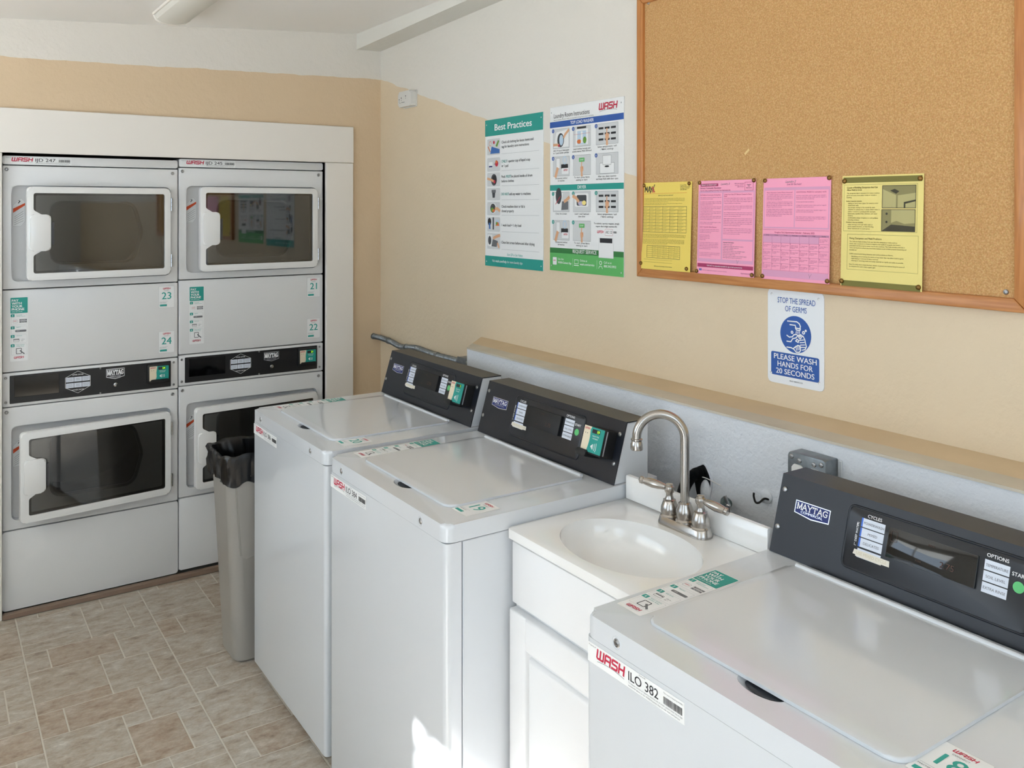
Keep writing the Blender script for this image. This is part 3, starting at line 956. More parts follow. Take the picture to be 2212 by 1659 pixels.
def washer(loc, code, num, po, led, label, big=False):
    loc, low = (loc[0], loc[1], loc[2]), -loc[2]
    t = thing('washing_machine', label, 'washer', loc, -pi / 2, 'top loading washing machines')
    fp = obj('front_panel', me_front, t)
    q = Print()
    id_sticker(q, code)
    q.build('machine_sticker', fp, (0.008, -0.0004, ZS - 0.046), 'front', label='red and black machine identification sticker')
    obj('cabinet', me_body, t)
    dk = obj('top_deck', me_deck, t)
    obj('finger_recess_shade', me_recess_shade, dk)
    for u in (0.09, 0.567):
        obj('screw_cup', me_cup, dk, (u, -0.0012, ZT - .022))
        obj('screw', me_scr_big, dk, (u, -0.0016, ZT - .022))
    q = Print()
    pay_sticker(q, 0.064, 0.268)
    q.build('payment_sticker', dk, (0.009, 0.068, ZT), 'deck', label='teal and white payment instruction sticker')
    q = Print()
    number_sticker(q, num, 0.070, 0.098)
    q.build('number_sticker', dk, (0.586, 0.071, ZT), 'deck', label='white sticker with teal machine number')
    ld = obj('lid', me_lid, t)
    obj('lid_ridge', me_ridge, ld)
    for a in (0.06, WW - .06):
        for b in (0.07, 0.58):
            obj('foot', me_foot, t, (a, b, low))
    cb = obj('console_housing', me_cons, t)
    fa = obj('console_fascia', me_fas, t)
    for u, s in ((0.018, 0.135), (0.016, 0.055), (0.664, 0.132), (0.664, 0.054)):
        obj('screw', me_scr, fa, cpt(u, s, 0.0006), (-SLOPE, 0, 0))
    q = Print()
    badge(q, 0.050, 0.136, 0.093, 0.122)
    q.build('maker_badge', fa, cpt(0, 0, 0.0012), 'slope', SLOPE, label='silver and navy maker badge')
    # raised control panel
    pn = obj('control_panel', slab_on_console(0.180, 0.535 + po, 0.030, 0.146, 0.0016, PANELB, 0.0008, 0.012), t)
    obj('panel_rim', rim_on_console(0.178, 0.537 + po, 0.028, 0.148, 0.014, 0.0026, BLACK), pn)
    obj('display', slab_on_console(0.269 + po, 0.441 + po, 0.073, 0.130, 0.004 if big else 0.009, BLACKG if big else RUBBER, 0.0008, 0.002, 0.0016), pn)
    q = Print()
    O = po
    q.text('CYCLES', 0.235 + O, 0.1325, 0.0062, WTEXT, 'C', 0.01)
    for i, s in enumerate(('POWERWASH', 'MIXED', 'DELICATES')):
        y1 = 0.1295 - i * 0.0192
        q.rect(0.208 + O, y1 - .0172, 0.212 + O, y1, BTNB, 1)
        q.rect(0.2115 + O, y1 - .0172, 0.259 + O, y1, BTNW, 1)
        q.text(s, 0.2355 + O, y1 - .0112, 0.0048, INKG, 'C', 0.005)
    q.rect(0.2085 + O, 0.0535, 0.259 + O, 0.0705, BTNW, 1)
    q.text('DEEP WATER', 0.2035 + O, 0.0815, 0.0042, WTEXT, 'L', 0.01, rot=pi / 2)
    q.line([(0.200 + O, 0.113), (0.200 + O, 0.118), (0.204 + O, 0.118)], .0007, WTEXT)
    q.line([(0.200 + O, 0.079), (0.200 + O, 0.074), (0.204 + O, 0.074)], .0007, WTEXT)
    q.text('OPTIONS', 0.472 + O, 0.1335, 0.0062, WTEXT, 'C', 0.01)
    for i, s in enumerate(('TEMPERATURE', 'SOIL LEVEL', 'EXTRA RINSE')):
        y1 = 0.1285 - i * 0.0192
        q.rect(0.451 + O, y1 - .0172, 0.494 + O, y1, BTNW, 1)
        q.text(s, 0.4725 + O, y1 - .0112, 0.0046, INKG, 'C', 0.005, width=0.034 if i == 1 else 0.038)
    q.text('START', 0.513 + O - .002, 0.1165, 0.0062, WTEXT, 'C', 0.01)
    q.disc(0.511 + O, 0.100, 0.0095, STARTG, 2, n=28)
    q.build('panel_lettering', pn, cpt(0, 0, 0.0028), 'slope', SLOPE)
    q = Print()
    q.text('2.75', 0.375 + O, 0.088, 0.0105, LCDD, 'L', sx=1.1)
    q.text('PRICE', 0.350 + O, 0.118, 0.0035, LCDD)
    q.text('ADD', 0.330 + O, 0.084, 0.0035, LCDD)
    q.frame(0.276 + O, 0.105, 0.288 + O, 0.124, .0006, LCDD, 2, .001)
    q.build('display_digits', pn, cpt(0, 0, (0.004 if big else 0.009) + 0.0030), 'slope', SLOPE)
    bm = bmesh.new()
    pts = [(0.202 + O, 0.067), (0.278 + O, 0.0665), (0.279 + O, 0.0555), (0.262 + O, 0.0553), (0.262 + O, 0.0535), (0.206 + O, 0.0545), (0.206 + O, 0.0570), (0.200 + O, 0.0573)]
    q = Print()
    q.poly(pts, TAPE, 3)
    q.text('USE MIXED CYCLE', 0.240 + O, 0.0585, 0.0055, mat('faded_pencil', 'D2C6A8', 0.8), 'C')
    q.build('tape_strip', pn, cpt(0, 0, 0.0030), 'slope', SLOPE, label='strip of faded masking tape')
    bm.free()
    # card reader
    rd = obj('card_reader', slab_on_console(0.569, 0.654, 0.062, 0.134, 0.044, BLACKG if False else RUBBER, 0.0015, 0.002), t)
    q = Print()
    q.rect(0.570, 0.066, 0.653, 0.132, TEAL, 0, 0.002)
    q.poly([(0.570, 0.066), (0.594, 0.066)] + [(0.594 + 0.005 * sin(pi * k / 8), 0.066 + 0.066 * k / 8) for k in range(1, 8)] + [(0.600, 0.132), (0.570, 0.132)], CREAM, 1)
    q.wash(0.5735, 0.1235, 0.0045, 0.020, RED, 2, False)
    q.rect(0.604, 0.117, 0.636, 0.1275, LCDD if big else INK, 2)
    q.text(led, 0.6335, 0.1185, 0.0075, LCDG, 'R', 0.01)
    q.text('READY FOR', 0.622, 0.108, 0.0035, WTEXT, 'C')
    q.text('PAYMENT', 0.622, 0.1015, 0.0035, WTEXT, 'C')
    q.disc(0.578, 0.113, 0.0014, INK, 2, n=8)
    q.disc(0.586, 0.113, 0.0014, INK, 2, n=8)
    for k in range(3):
        q.line([(0.616 + k * .006 + .003 * cos(a), 0.082 + .008 * sin(a) * (1 + k * .3)) for a in (-1, -.5, 0, .5, 1)], .0016, WTEXT, 2)
    q.poly([(0.608, 0.082), (0.616, 0.089), (0.616, 0.075)], WTEXT, 2)
    q.build('reader_face', rd, cpt(0, 0, 0.0452), 'slope', SLOPE, label='cream and teal card reader face')
    obj('reader_lip', slab_on_console(0.560, 0.602, 0.052, 0.070, 0.052, RUBBER, 0.003, 0.006), rd)
    obj('reader_edge', slab_on_console(0.6542, 0.6552, 0.066, 0.131, 0.004, SILVER, 0, 0, 0.034), rd)
    return t
washer((-0.6933, -0.9515, 0), 'ILO 386', '20', -0.019, '2', 'white top-load washer farthest back, beside the grey trash can')
washer((-0.6961, -1.6764, 0), 'ILO 384', '19', -0.019, '19', 'middle white top-load washer left of the sink')
washer((-0.6717, -2.8365, -0.0156), 'ILO 382', '18', 0.0, '18', 'nearest white top-load washer at the right of the sink', big=True)
# ================================================================== STACKED DRYERS
GLASS = tinted_glass('smoked_glass', 'BDBDBB', 0.045)
DRUM = mat('drum_grey', '8C8A84', 0.4, metal=0.3)
BULK = mat('bulkhead_grey', '6C6D6E', 0.5)
def window_outline(w_, h_, tab):
    """door window seen from the front, origin at the window's lower left; a grip tab bites into its left side"""
    a, b = h_ * 0.24, h_ * 0.77
    P_ = [(0, 0), (w_, 0), (w_, h_), (0, h_), (0, b + .006), (tab * .45, b - .012), (tab, b - .016), (tab, a + .016), (tab * .45, a + .012), (0, a - .006)]
    return fillet(P_, [.010, .010, .010, .010, .012, .02, .014, .014, .02, .012], 5)

def make_door(zlo, zhi, uleft, wx0, wx1, wz0, wz1, tab):
    """returns list of (name, mesh, loc); coordinates relative to the hinge at u = 0.648"""
    H = 0.648
    fr = prism(rrect(uleft - H, -.002, zlo, zhi, 0.020, 6), -0.026, 0.002, 'xz', bev=0.006, seg=3, m=DOORW)
    win = [(wx0 - H + x, wz0 + z) for x, z in window_outline(wx1 - wx0, wz1 - wz0, tab)]
    fr = boolean(fr, prism(win, -0.06, 0.03, 'xz', m=DOORW, smooth=0), 'DIFFERENCE')
    gl = prism(win, -0.020, -0.016, 'xz', m=GLASS, smooth=0)
    gk = prism([(x, z) for x, z in win], -0.0155, -0.004, 'xz', m=RUBBER, smooth=0)
    hole = [(x * 0.965 + (wx0 - H + .02) * 0.035, z) for x, z in win]
    zc = (zlo + zhi) / 2
    gk = boolean(gk, prism([((x - (-.27)) * .965 - .27, (z - zc) * .95 + zc) for x, z in win], -0.05, 0.03, 'xz', m=RUBBER, smooth=0), 'DIFFERENCE')
    h_ = wz1 - wz0
    za, zb = wz0 + h_ * 0.24 + .012, wz0 + h_ * 0.77 - .012
    hd = prism(rrect(uleft - H + .010, wx0 - H + tab - .003, za, zb, .016, 6), -0.034, -0.0255, 'xz', bev=0.006, seg=3, m=DOORW)
    lt = prism(fillet([(wx0 - H + tab + .004, zc - .045), (wx0 - H + tab + .012, zc - .050), (wx0 - H + tab + .012, zc + .050), (wx0 - H + tab + .004, zc + .045)], .004), -0.0245, -0.0205, 'xz', bev=.001, seg=1, m=mat('latch_dark', '55565A', 0.25, metal=0.8))
    return [('door_frame', fr), ('glass', gl), ('gasket', gk), ('handle', hd), ('latch', lt)]

D_UP = make_door(1.378, 1.762, 0.080, 0.104, 0.621, 1.407, 1.736, 0.064)
D_LO = make_door(0.400, 0.766, 0.052, 0.082, 0.623, 0.428, 0.738, 0.062)
me_hinge = lathe([(0.0045, 0), (0.0045, 0.018), (0.0038, 0.0185), (0.0038, 0.0195), (0.0045, 0.020), (0.0045, 0.036), (0.0038, 0.0365), (0.0038, 0.0375), (0.0045, 0.038), (0.0045, 0.056)], CHROME, 12)

def front_with_hole(z0, z1, hz0, hz1, hu0=0.032):
    f = prism(rrect(0, WW, z0, z1, 0.006, 3), 0.0, 0.022, 'xz', bev=0.004, seg=3, m=DENAMEL)
    return boolean(f, prism(rrect(hu0, 0.655, hz0, hz1, 0.030, 8), -0.02, 0.05, 'xz', m=DENAMEL, smooth=0), 'DIFFERENCE')
me_uf = front_with_hole(1.342, 1.849, 1.372, 1.768)
me_lf = front_with_hole(0.355, 0.857, 0.392, 0.780)
def liner(hz0, hz1):
    """pressed pan behind the door with the drum opening cut in it"""
    b = box(0.028, 0.660, 0.020, 0.045, hz0 - .005, hz1 + .005, DENAMEL)
    b = boolean(b, prism(rrect(0.034, 0.654, hz0 + .001, hz1 - .001, 0.028, 8), -0.02, 0.034, 'xz', m=DENAMEL, smooth=0), 'DIFFERENCE')
    zc = (hz0 + hz1) / 2
    op = fillet([(0.185, zc - .125), (0.50, zc - .125), (0.535, zc), (0.50, zc + .125), (0.185, zc + .125)], [.05, .05, .09, .05, .05], 7)
    b = boolean(b, prism(op, 0.0, 0.09, 'xz', m=DENAMEL, smooth=0), 'DIFFERENCE')
    # collar
    c = prism([((x - .36) * 1.06 + .36, (z - zc) * 1.08 + zc) for x, z in op], 0.026, 0.060, 'xz', m=BULK, bev=0.006, seg=3)
    c = boolean(c, prism(op, 0.0, 0.09, 'xz', m=BULK, smooth=0), 'DIFFERENCE')
    d = bmesh.new()
    n = 40
    r0 = [d.verts.new((0.345 + .30 * cos(2 * pi * k / n), 0.062, zc + .24 * sin(2 * pi * k / n))) for k in range(n)]
    r1 = [d.verts.new((0.345 + .30 * cos(2 * pi * k / n), 0.60, zc + .24 * sin(2 * pi * k / n))) for k in range(n)]
    for k in range(n):
        d.faces.new((r0[k], r0[(k + 1) % n], r1[(k + 1) % n], r1[k]))
    d.faces.new(r1)
    return b, c, finish(d, DRUM, 60)
LUP, LLO = liner(1.372, 1.768), liner(0.392, 0.780)
me_dtop = prism(rrect(0.001, WW - .001, 1.853, 1.889, 0.007, 4), -0.001, 0.66, 'xz', bev=0.003, seg=2, m=DENAMEL)
me_mid = prism(rrect(0, WW, 1.003, 1.338, 0.006, 3), 0, 0.02, 'xz', bev=0.004, seg=3, m=DENAMEL)
me_cs = prism(rrect(0, WW, 0.861, 0.999, 0.006, 3), 0, 0.02, 'xz', bev=0.003, seg=2, m=DENAMEL)
me_kick = prism(rrect(0, WW, 0.028, 0.351, 0.008, 4), -0.001, 0.02, 'xz', bev=0.005, seg=3, m=DENAMEL)
me_cas = boolean(box(0.003, WW - .003, 0.0222, 0.66, 0.022, 1.850, mat('dryer_side', 'B5B6B8', 0.5)), box(0.006, WW - .006, -0.1, 0.64, 0.03, 1.84, DARK), 'DIFFERENCE')
me_bp = prism(rrect(0.026, 0.655, 0.873, 0.988, 0.003, 2), -0.0015, 0.002, 'xz', bev=0.001, seg=1, m=mat('dryer_panel_black', '171718', 0.4))
me_ds = lathe([(0.0075, 0.0), (0.0075, -0.0015), (0.006, -0.0025), (0.004, -0.0012), (0.003, -0.0025), (0.001, -0.0025)], GREYM, 16, 'y')

def warning(p):
    P_ = [(0, 0), (0.030, 0), (0.044, 0.02), (0.044, 0.100), (0.030, 0.116), (0.0, 0.085)]
    p.poly(P_, PAPER, 0)
    p.line(P_, 0.0006, INKL, 1, True)
    p.poly([(0.001, 0.055), (0.044, 0.086), (0.044, 0.096), (0.001, 0.072)], ORANGE, 2)
    for k in range(5):
        p.line([(0.006, 0.038 - k * .008), (0.038, 0.062 - k * .010)], 0.0010, INKG, 2)
    p.line([(0.020, 0.095), (0.026, 0.103), (0.022, 0.105)], 0.003, INK, 2)

def dryer(loc, code, nums, led, label, ang_u, ang_l, dark_led=False):
    t = thing('stacked_dryer', label, 'dryer', loc, 0, 'stacked tumble dryers in the alcove')
    obj('cabinet', me_cas, t)
    tp = obj('top_panel', me_dtop, t)
    q = Print()
    id_sticker(q, code, 0.245, 0.030)
    q.build('machine_sticker', tp, (0.008, -0.0012, 1.856), 'front', label='red and black machine identification sticker')
    for nm, me, ln, drs, ang, wz, hz in (('upper_front', me_uf, LUP, D_UP, ang_u, 1.60, (1.69, 1.44)), ('lower_front', me_lf, LLO, D_LO, ang_l, 0.625, (0.69, 0.46))):
        f = obj(nm, me, t)
        zt = 1.833 if nm[0] == 'u' else 0.840
        obj('screw', me_ds, f, (0.015, -0.001, zt))
        obj('screw', me_ds, f, (0.662, -0.001, zt - .003))
        ln_o = obj('door_pan', ln[0], t)
        obj('drum_collar', ln[1], ln_o)
        obj('drum', ln[2], ln_o)
        q = Print()
        warning(q)
        q.build('warning_sticker', ln_o, (0.040, 0.0335, wz - (.0 if nm[0] == 'u' else .02)), 'front', label='white and orange warning sticker')
        d = obj('door', drs[0][1], t, (0.648, -0.004, 0), (0, 0, radians(ang)))
        for n_, m_ in drs[1:]:
            obj(n_, m_, d)
        for z in hz:
            obj('hinge', me_hinge, d, (0.0035, -0.0225, z - .028))
    md = obj('service_panel', me_mid, t)
    q = Print()
    pay_sticker(q, 0.064, 0.262)
    q.build('payment_sticker', md, (0.028 if nums[0] == '23' else 0.046, -0.0003, 1.046), 'front', label='teal and white payment instruction sticker')
    for s, z in zip(nums, (1.228, 1.026)):
        q = Print()
        number_sticker(q, s, 0.067, 0.096)
        q.build('number_sticker', md, (0.603, -0.0003, z), 'front', label='white sticker with teal machine number')
    obj('kick_panel', me_kick, t)
    cs = obj('control_strip', me_cs, t)
    obj('control_panel', me_bp, cs)
    for u, z in ((0.012, 0.980), (0.667, 0.980), (0.012, 0.880), (0.667, 0.880)):
        obj('screw', me_ds, cs, (u, -0.0008, z), (0, 0, 0)).scale = (.7, 1, .7)
    for z in (0.984, 0.878):
        obj('screw', me_ds, cs, (0.365, -0.0022, z)).scale = (.5, 1, .5)
    obj('display', prism(rrect(0.043, 0.207, 0.898, 0.980, .002, 2), -0.003, 0.0, 'xz', bev=0.001, seg=1, m=BLACKG), cs)
    obj('key_lock', lathe([(0.0085, 0), (0.0085, -0.005), (0.0065, -0.006), (0.003, -0.006), (0.0025, -0.004)], CHROME, 20, 'y'), cs, (0.425, -0.002, 0.908))
    q = Print()
    hx = [(0.230, 0.915), (0.278, 0.889), (0.326, 0.915), (0.326, 0.957), (0.278, 0.982), (0.230, 0.957)]
    q.line(hx, 0.0012, WTEXT, 2, True)
    q.text('UPPER DRYER', 0.278, 0.9645, 0.0048, WTEXT, 'C', 0.01)
    q.text('LOWER DRYER', 0.278, 0.9005, 0.0048, WTEXT, 'C', 0.01)
    tx = (('NORMAL', '& JEANS'), ('PERM', 'PRESS'), ('DELICATES', 'LOW HEAT'))
    for r_, y0 in enumerate((0.938, 0.913)):
        for c_ in range(3):
            x0 = 0.2325 + c_ * .0310
            q.rect(x0, y0, x0 + .0295, y0 + .0195, BTNW, 1)
            q.text(tx[c_][0], x0 + .0148, y0 + .0110, 0.0036, INKG, 'C', width=.022 if c_ != 1 else .014)
            q.text(tx[c_][1], x0 + .0148, y0 + .0048, 0.0036, INKG, 'C', width=.020 if c_ != 1 else .015)
    badge(q, 0.388, 0.462, 0.932, 0.978, True)
    q.build('panel_lettering', cs, (0, -0.0018, 0), 'front')
    rd = obj('card_reader', prism(rrect(0.553, 0.650, 0.896, 0.981, .004, 3), -0.016, 0.0, 'xz', bev=0.002, seg=2, m=RUBBER), cs)
    obj('reader_lip', prism(fillet([(0.562, 0.900), (0.640, 0.900), (0.640, 0.914), (0.570, 0.914), (0.562, 0.906)], .003), -0.026, -0.016, 'xz', bev=0.002, seg=2, m=RUBBER), rd)
    q = Print()
    q.rect(0.561, 0.908, 0.642, 0.972, TEAL, 0, .002)
    q.poly([(0.561, 0.908), (0.586, 0.908), (0.591, 0.925), (0.590, 0.945), (0.594, 0.972), (0.561, 0.972)], CREAM, 1)
    q.wash(0.565, 0.963, 0.005, 0.022, RED, 2, False)
    q.disc(0.570, 0.954, .0013, INK, 2, n=8)
    q.disc(0.579, 0.954, .0013, INK, 2, n=8)
    q.rect(0.598, 0.956, 0.629, 0.968, INK, 2)
    q.text(led, 0.627, 0.9578, 0.0085, LCDG, 'R', 0.01)
    q.text('READY FOR', 0.616, 0.949, .0035, WTEXT, 'C')
    q.text('PAYMENT', 0.616, 0.943, .0035, WTEXT, 'C')
    q.poly([(0.603, 0.928), (0.612, 0.936), (0.612, 0.920)], WTEXT, 2)
    for k in range(2):
        q.line([(0.615 + k * .006 + .003 * cos(a), 0.928 + .007 * sin(a)) for a in (-1, 0, 1)], .0018, WTEXT, 2)
    q.build('reader_face', rd, (0, -0.0165, 0), 'front', label='cream and teal card reader face')
    return t
dryer((-1.4206, 0, -0.005), 'IJD 247', ('23', '24'), '24', 'left stacked white dryer with stickers 23 and 24', 3.5, 6.0)
dryer((-0.7312, 0, 0.003), 'IJD 245', ('21', '22'), '21', 'right stacked white dryer with stickers 21 and 22', 2.5, 4.5)

# ================================================================== SINK
VX, VY = -0.533, -2.368
def vroot(nm, lab, cat):
    return thing(nm, lab, cat, (VX, VY, 0), -pi / 2)
cabt = vroot('sink_cabinet', 'white vanity cabinet with a raised panel door below the sink', 'cabinet')
obj('side_panel', box(0.006, 0.020, 0.024, 0.365, 0.0, 0.885, CABP), cabt)
obj('side_panel', box(0.446, 0.460, 0.024, 0.365, 0.0, 0.885, CABP), cabt)
obj('back_panel', box(0.0205, 0.4455, 0.355, 0.365, 0.0, 0.885, CABP), cabt)
obj('bottom_panel', box(0.0205, 0.4455, 0.030, 0.354, 0.09, 0.105, CABP), cabt)
obj('face_rail', box(0.0205, 0.4455, 0.0245, 0.040, 0.700, 0.884, CABP), cabt)
obj('drawer_front', prism([(0.008, 0.732), (0.458, 0.732), (0.458, 0.876), (0.008, 0.876)], 0.010, 0.0238, 'xz', bev=0.003, seg=2, m=CABP), cabt)
dro = obj('door', box(0.06, 0.406, 0.014, 0.0236, 0.150, 0.660, CABP), cabt)
for n_, a_, b_, c_, d_ in (('stile', 0.006, 0.0715, 0.100, 0.718), ('stile', 0.3945, 0.460, 0.100, 0.718), ('rail', 0.0705, 0.3955, 0.640, 0.718), ('rail', 0.0705, 0.3955, 0.100, 0.166)):
    obj(n_, prism([(a_, c_), (b_, c_), (b_, d_), (a_, d_)], 0.002, 0.0238, 'xz', bev=0.006 if n_ == 'stile' else 0.007, seg=3, m=CABP), dro)
obj('raised_panel', prism([(0.080, 0.176), (0.386, 0.176), (0.386, 0.630), (0.080, 0.630)], 0.004, 0.0145, 'xz', bev=0.010, seg=3, m=CABP), dro)
vt = vroot('vanity_top', 'glossy white cultured marble vanity top with an oval basin', 'sink')
top = prism(rrect(0, 0.464, 0, 0.392, .012, 5), 0.886, 0.908, 'xy', bev=0.003, seg=3, m=MARBLE, which='b')
top = boolean(top, ellipsoid(0.247, 0.166, 0.909, 0.188, 0.133, 0.122, MARBLE, 96, 64), 'DIFFERENCE', 50)
obj('basin_slab', top, vt)
bm = bmesh.new()
rings = []
for k in range(25):
    f_ = pi / 2 * k / 24
    r_, z_ = cos(f_), 0.909 - 0.122 * sin(f_)
    if k == 0:
        z_ = 0.9035
        r_ = math.sqrt(1 - ((0.909 - z_) / .122) ** 2)
    if k == 24:
        r_ = 0.02
    rings.append([bm.verts.new((0.247 + .188 * r_ * cos(2 * pi * j / 96), 0.166 + .133 * r_ * sin(2 * pi * j / 96), z_)) for j in range(96)])
for i in range(24):
    for j in range(96):
        bm.faces.new((rings[i][j], rings[i + 1][j], rings[i + 1][(j + 1) % 96], rings[i][(j + 1) % 96]))
bm.faces.new(rings[-1])
obj('basin_bowl', finish(bm, MARBLE, 60), vt)
obj('backsplash', prism([(0.3765, 0.9085), (0.3765, 0.9650), (0.3790, 0.9680), (0.3900, 0.9680), (0.3920, 0.9660), (0.3920, 0.9085)], 0.001, 0.463, 'yz', m=MARBLE, smooth=40), vt)
obj('drain', lathe([(0.021, 0.000), (0.021, 0.0015), (0.016, 0.002), (0.013, 0.0008), (0.002, 0.0008)], CHROME, 24), vt, (0.247, 0.166, 0.7872))

# faucet: centreset base, two levers, gooseneck
FX, FY, FZ = -0.190, -2.615, 0.9083
fa = thing('faucet', 'brushed nickel gooseneck faucet with two lever handles', 'faucet', (FX, FY, FZ), -pi / 2)
bs = [(0.081 * cos(a) if abs(cos(a)) > 2 else (0.053 * (1 if cos(a) > 0 else -1) + 0.026 * cos(a)), 0.026 * sin(a)) for a in [2 * pi * k / 40 + .01 for k in range(40)]]
bm = bmesh.new()
rings = []
for sc_, z in ((1.0, 0.0), (1.0, 0.004), (0.95, 0.008), (0.88, 0.016), (0.80, 0.020)):
    rings.append([bm.verts.new((x * (1 - (1 - sc_) * .35), y * sc_, z)) for x, y in bs])
for i in range(4):
    for k in range(40):
        bm.faces.new((rings[i][k], rings[i][(k + 1) % 40], rings[i + 1][(k + 1) % 40], rings[i + 1][k]))
bm.faces.new(rings[0][::-1])
bm.faces.new(rings[-1])
obj('base_plate', finish(bm, NICKEL, 35), fa)
me_bell = lathe([(0.0225, 0.018), (0.0230, 0.021), (0.0205, 0.024), (0.0215, 0.031), (0.0205, 0.041), (0.0160, 0.053), (0.0150, 0.055), (0.0155, 0.057), (0.0110, 0.059), (0.0085, 0.066), (0.0085, 0.072), (0.0120, 0.077), (0.0135, 0.083), (0.0125, 0.089), (0.0085, 0.092), (0.0085, 0.0945), (0.004, 0.095)], NICKEL, 28)
me_lever = lathe([(0.0055, 0.008), (0.0072, 0.013), (0.0098, 0.027), (0.0112, 0.042), (0.0095, 0.057), (0.0080, 0.065), (0.0092, 0.067), (0.0085, 0.074), (0.003, 0.077)], NICKEL, 20, 'x')
for s, ang, tip in ((-1, pi + .55, -0.16), (1, 0.16, 0.14)):
    b = obj('handle', me_bell, fa, (0.051 * s, 0, 0))
    obj('lever', me_lever, b, (0, 0, 0.084), (0, tip, ang))
obj('spout_collar', lathe([(0.0225, 0.018), (0.0225, 0.022), (0.0190, 0.026), (0.0210, 0.036), (0.0200, 0.048), (0.0150, 0.060), (0.0150, 0.063), (0.0122, 0.065)], NICKEL, 28), fa)
# gooseneck swung to the left: world (-0.085, +0.075) -> local (-0.075, -0.085)
R_ = 0.0565
dx, dy = -0.075 / 0.1134, -0.085 / 0.1134
path = [(0, 0, 0.06 + 0.155 * k / 8) for k in range(9)]
path += [(dx * R_ * (1 - cos(a)), dy * R_ * (1 - cos(a)), 0.215 + R_ * sin(a)) for a in [pi * k / 24 for k in range(1, 25)]]
path += [(dx * 2 * R_, dy * 2 * R_, 0.215 - 0.008)]
sp = obj('spout', tube(path, 0.0108, NICKEL, 20), fa)
obj('aerator', lathe([(0.0125, 0.0), (0.0140, -0.001), (0.0140, -0.004), (0.0122, -0.006), (0.0148, -0.014), (0.0150, -0.024), (0.0142, -0.027), (0.011, -0.027)], NICKEL, 24), sp, (dx * 2 * R_, dy * 2 * R_, 0.212))

# ================================================================== TRASH CAN
tc = thing('trash_can', 'tall grey plastic trash can between the washer and the dryers', 'trash can', (-0.56, -0.806, 0))
def can_ring(z, w_, d_, r, notch=0.0):
    P_ = rrect(-w_ / 2, w_ / 2, -d_ / 2, d_ / 2, r, 8)
    return [(x, y, z) for x, y in P_]
def loft(rings, m, smooth=35, cap0=True, cap1=False):
    bm = bmesh.new()
    R2 = [[bm.verts.new(p) for p in r] for r in rings]
    n = len(R2[0])
    for i in range(len(R2) - 1):
        for k in range(n):
            bm.faces.new((R2[i][k], R2[i][(k + 1) % n], R2[i + 1][(k + 1) % n], R2[i + 1][k]))
    if cap0:
        bm.faces.new(R2[0][::-1])
    if cap1:
        bm.faces.new(R2[-1])
    return finish(bm, m, smooth)
body = [can_ring(0.004, 0.355, 0.185, .045), can_ring(0.0, 0.345, 0.175, .04), can_ring(0.010, 0.368, 0.198, .05), can_ring(0.735, 0.440, 0.240, .05), can_ring(0.742, 0.452, 0.252, .05), can_ring(0.752, 0.452, 0.252, .05), can_ring(0.752, 0.436, 0.238, .045), can_ring(0.40, 0.40, 0.215, .04), can_ring(0.02, 0.34, 0.17, .03)]
obj('bin', loft(body, GREYP, 40, True, True), tc)
# raised upper front panel with a pointed lower edge
bm = bmesh.new()
yf = lambda z: -(0.0990 + (z - 0.01) * (0.0210 / 0.725))
F0 = [(-0.196, 0.735), (-0.170, 0.40), (-0.150, 0.383), (-0.128, 0.392), (0.02, 0.450), (0.19, 0.450), (0.196, 0.735)]
va = [bm.verts.new((x, yf(z) - .006, z)) for x, z in F0]
vb = [bm.verts.new((x, yf(z) + .004, z)) for x, z in F0]
fa_ = bm.faces.new(va)
bm.faces.new(vb[::-1])
for i in range(len(F0)):
    j = (i + 1) % len(F0)
    bm.faces.new((va[i], vb[i], vb[j], va[j]))
bmesh.ops.bevel(bm, geom=list(fa_.edges), offset=0.004, segments=2, affect='EDGES')
obj('front_panel', finish(bm, GREYP, 50), tc)
bag = thing('bin_liner', 'shiny black plastic bag lining the grey trash can', 'trash bag', (-0.56, -0.806, 0.0))
rnd = random.Random(3)
def bag_ring(z, w_, d_, r, amp, seed, zamp=0.0):
    rn = random.Random(seed)
    ph = [rn.uniform(0, 6.28) for _ in range(6)]
    P_ = rrect(-w_ / 2, w_ / 2, -d_ / 2, d_ / 2, r, 8)
    # resample evenly
    L_ = [Vector(p) for p in P_]
    L_.append(L_[0])
    seg = [(b - a).length for a, b in zip(L_[:-1], L_[1:])]
    T_ = sum(seg)
    out = []
    N = 180
    for i in range(N):
        s = T_ * i / N
        j = 0
        while s > seg[j] and j < len(seg) - 1:
            s -= seg[j]
            j += 1
        p = L_[j] + (L_[j + 1] - L_[j]) * (s / max(seg[j], 1e-9))
        a = 2 * pi * i / N
        wv = sum(sin(a * f + ph[k]) for k, f in enumerate((5, 11, 19, 29, 41, 57))) / 3
        sc = 1 + amp * 1.5 * wv
        out.append((p.x * sc, p.y * sc, z + zamp * sum(sin(a * f + ph[5 - k]) for k, f in enumerate((3, 7, 13, 19))) / 2))
    return out
bl = [bag_ring(0.668, 0.450, 0.252, .05, .012, 1, .008), bag_ring(0.672, 0.462, 0.262, .05, .012, 1, .008), bag_ring(0.69, 0.458, 0.256, .05, .022, 2, .003), bag_ring(0.715, 0.466, 0.262, .05, .014, 2, .003), bag_ring(0.74, 0.468, 0.262, .05, .020, 4),
      bag_ring(0.762, 0.472, 0.266, .05, .010, 5, .003), bag_ring(0.772, 0.462, 0.256, .05, .008, 5, .005), bag_ring(0.764, 0.440, 0.238, .05, .006, 5, .003), bag_ring(0.72, 0.420, 0.224, .05, .03, 6), bag_ring(0.64, 0.400, 0.210, .05, .05, 7), bag_ring(0.50, 0.36, 0.18, .05, .07, 8), bag_ring(0.42, 0.2, 0.1, .03, .10, 9)]
obj('liner', loft(bl, BAG, 38, False, True), bag)

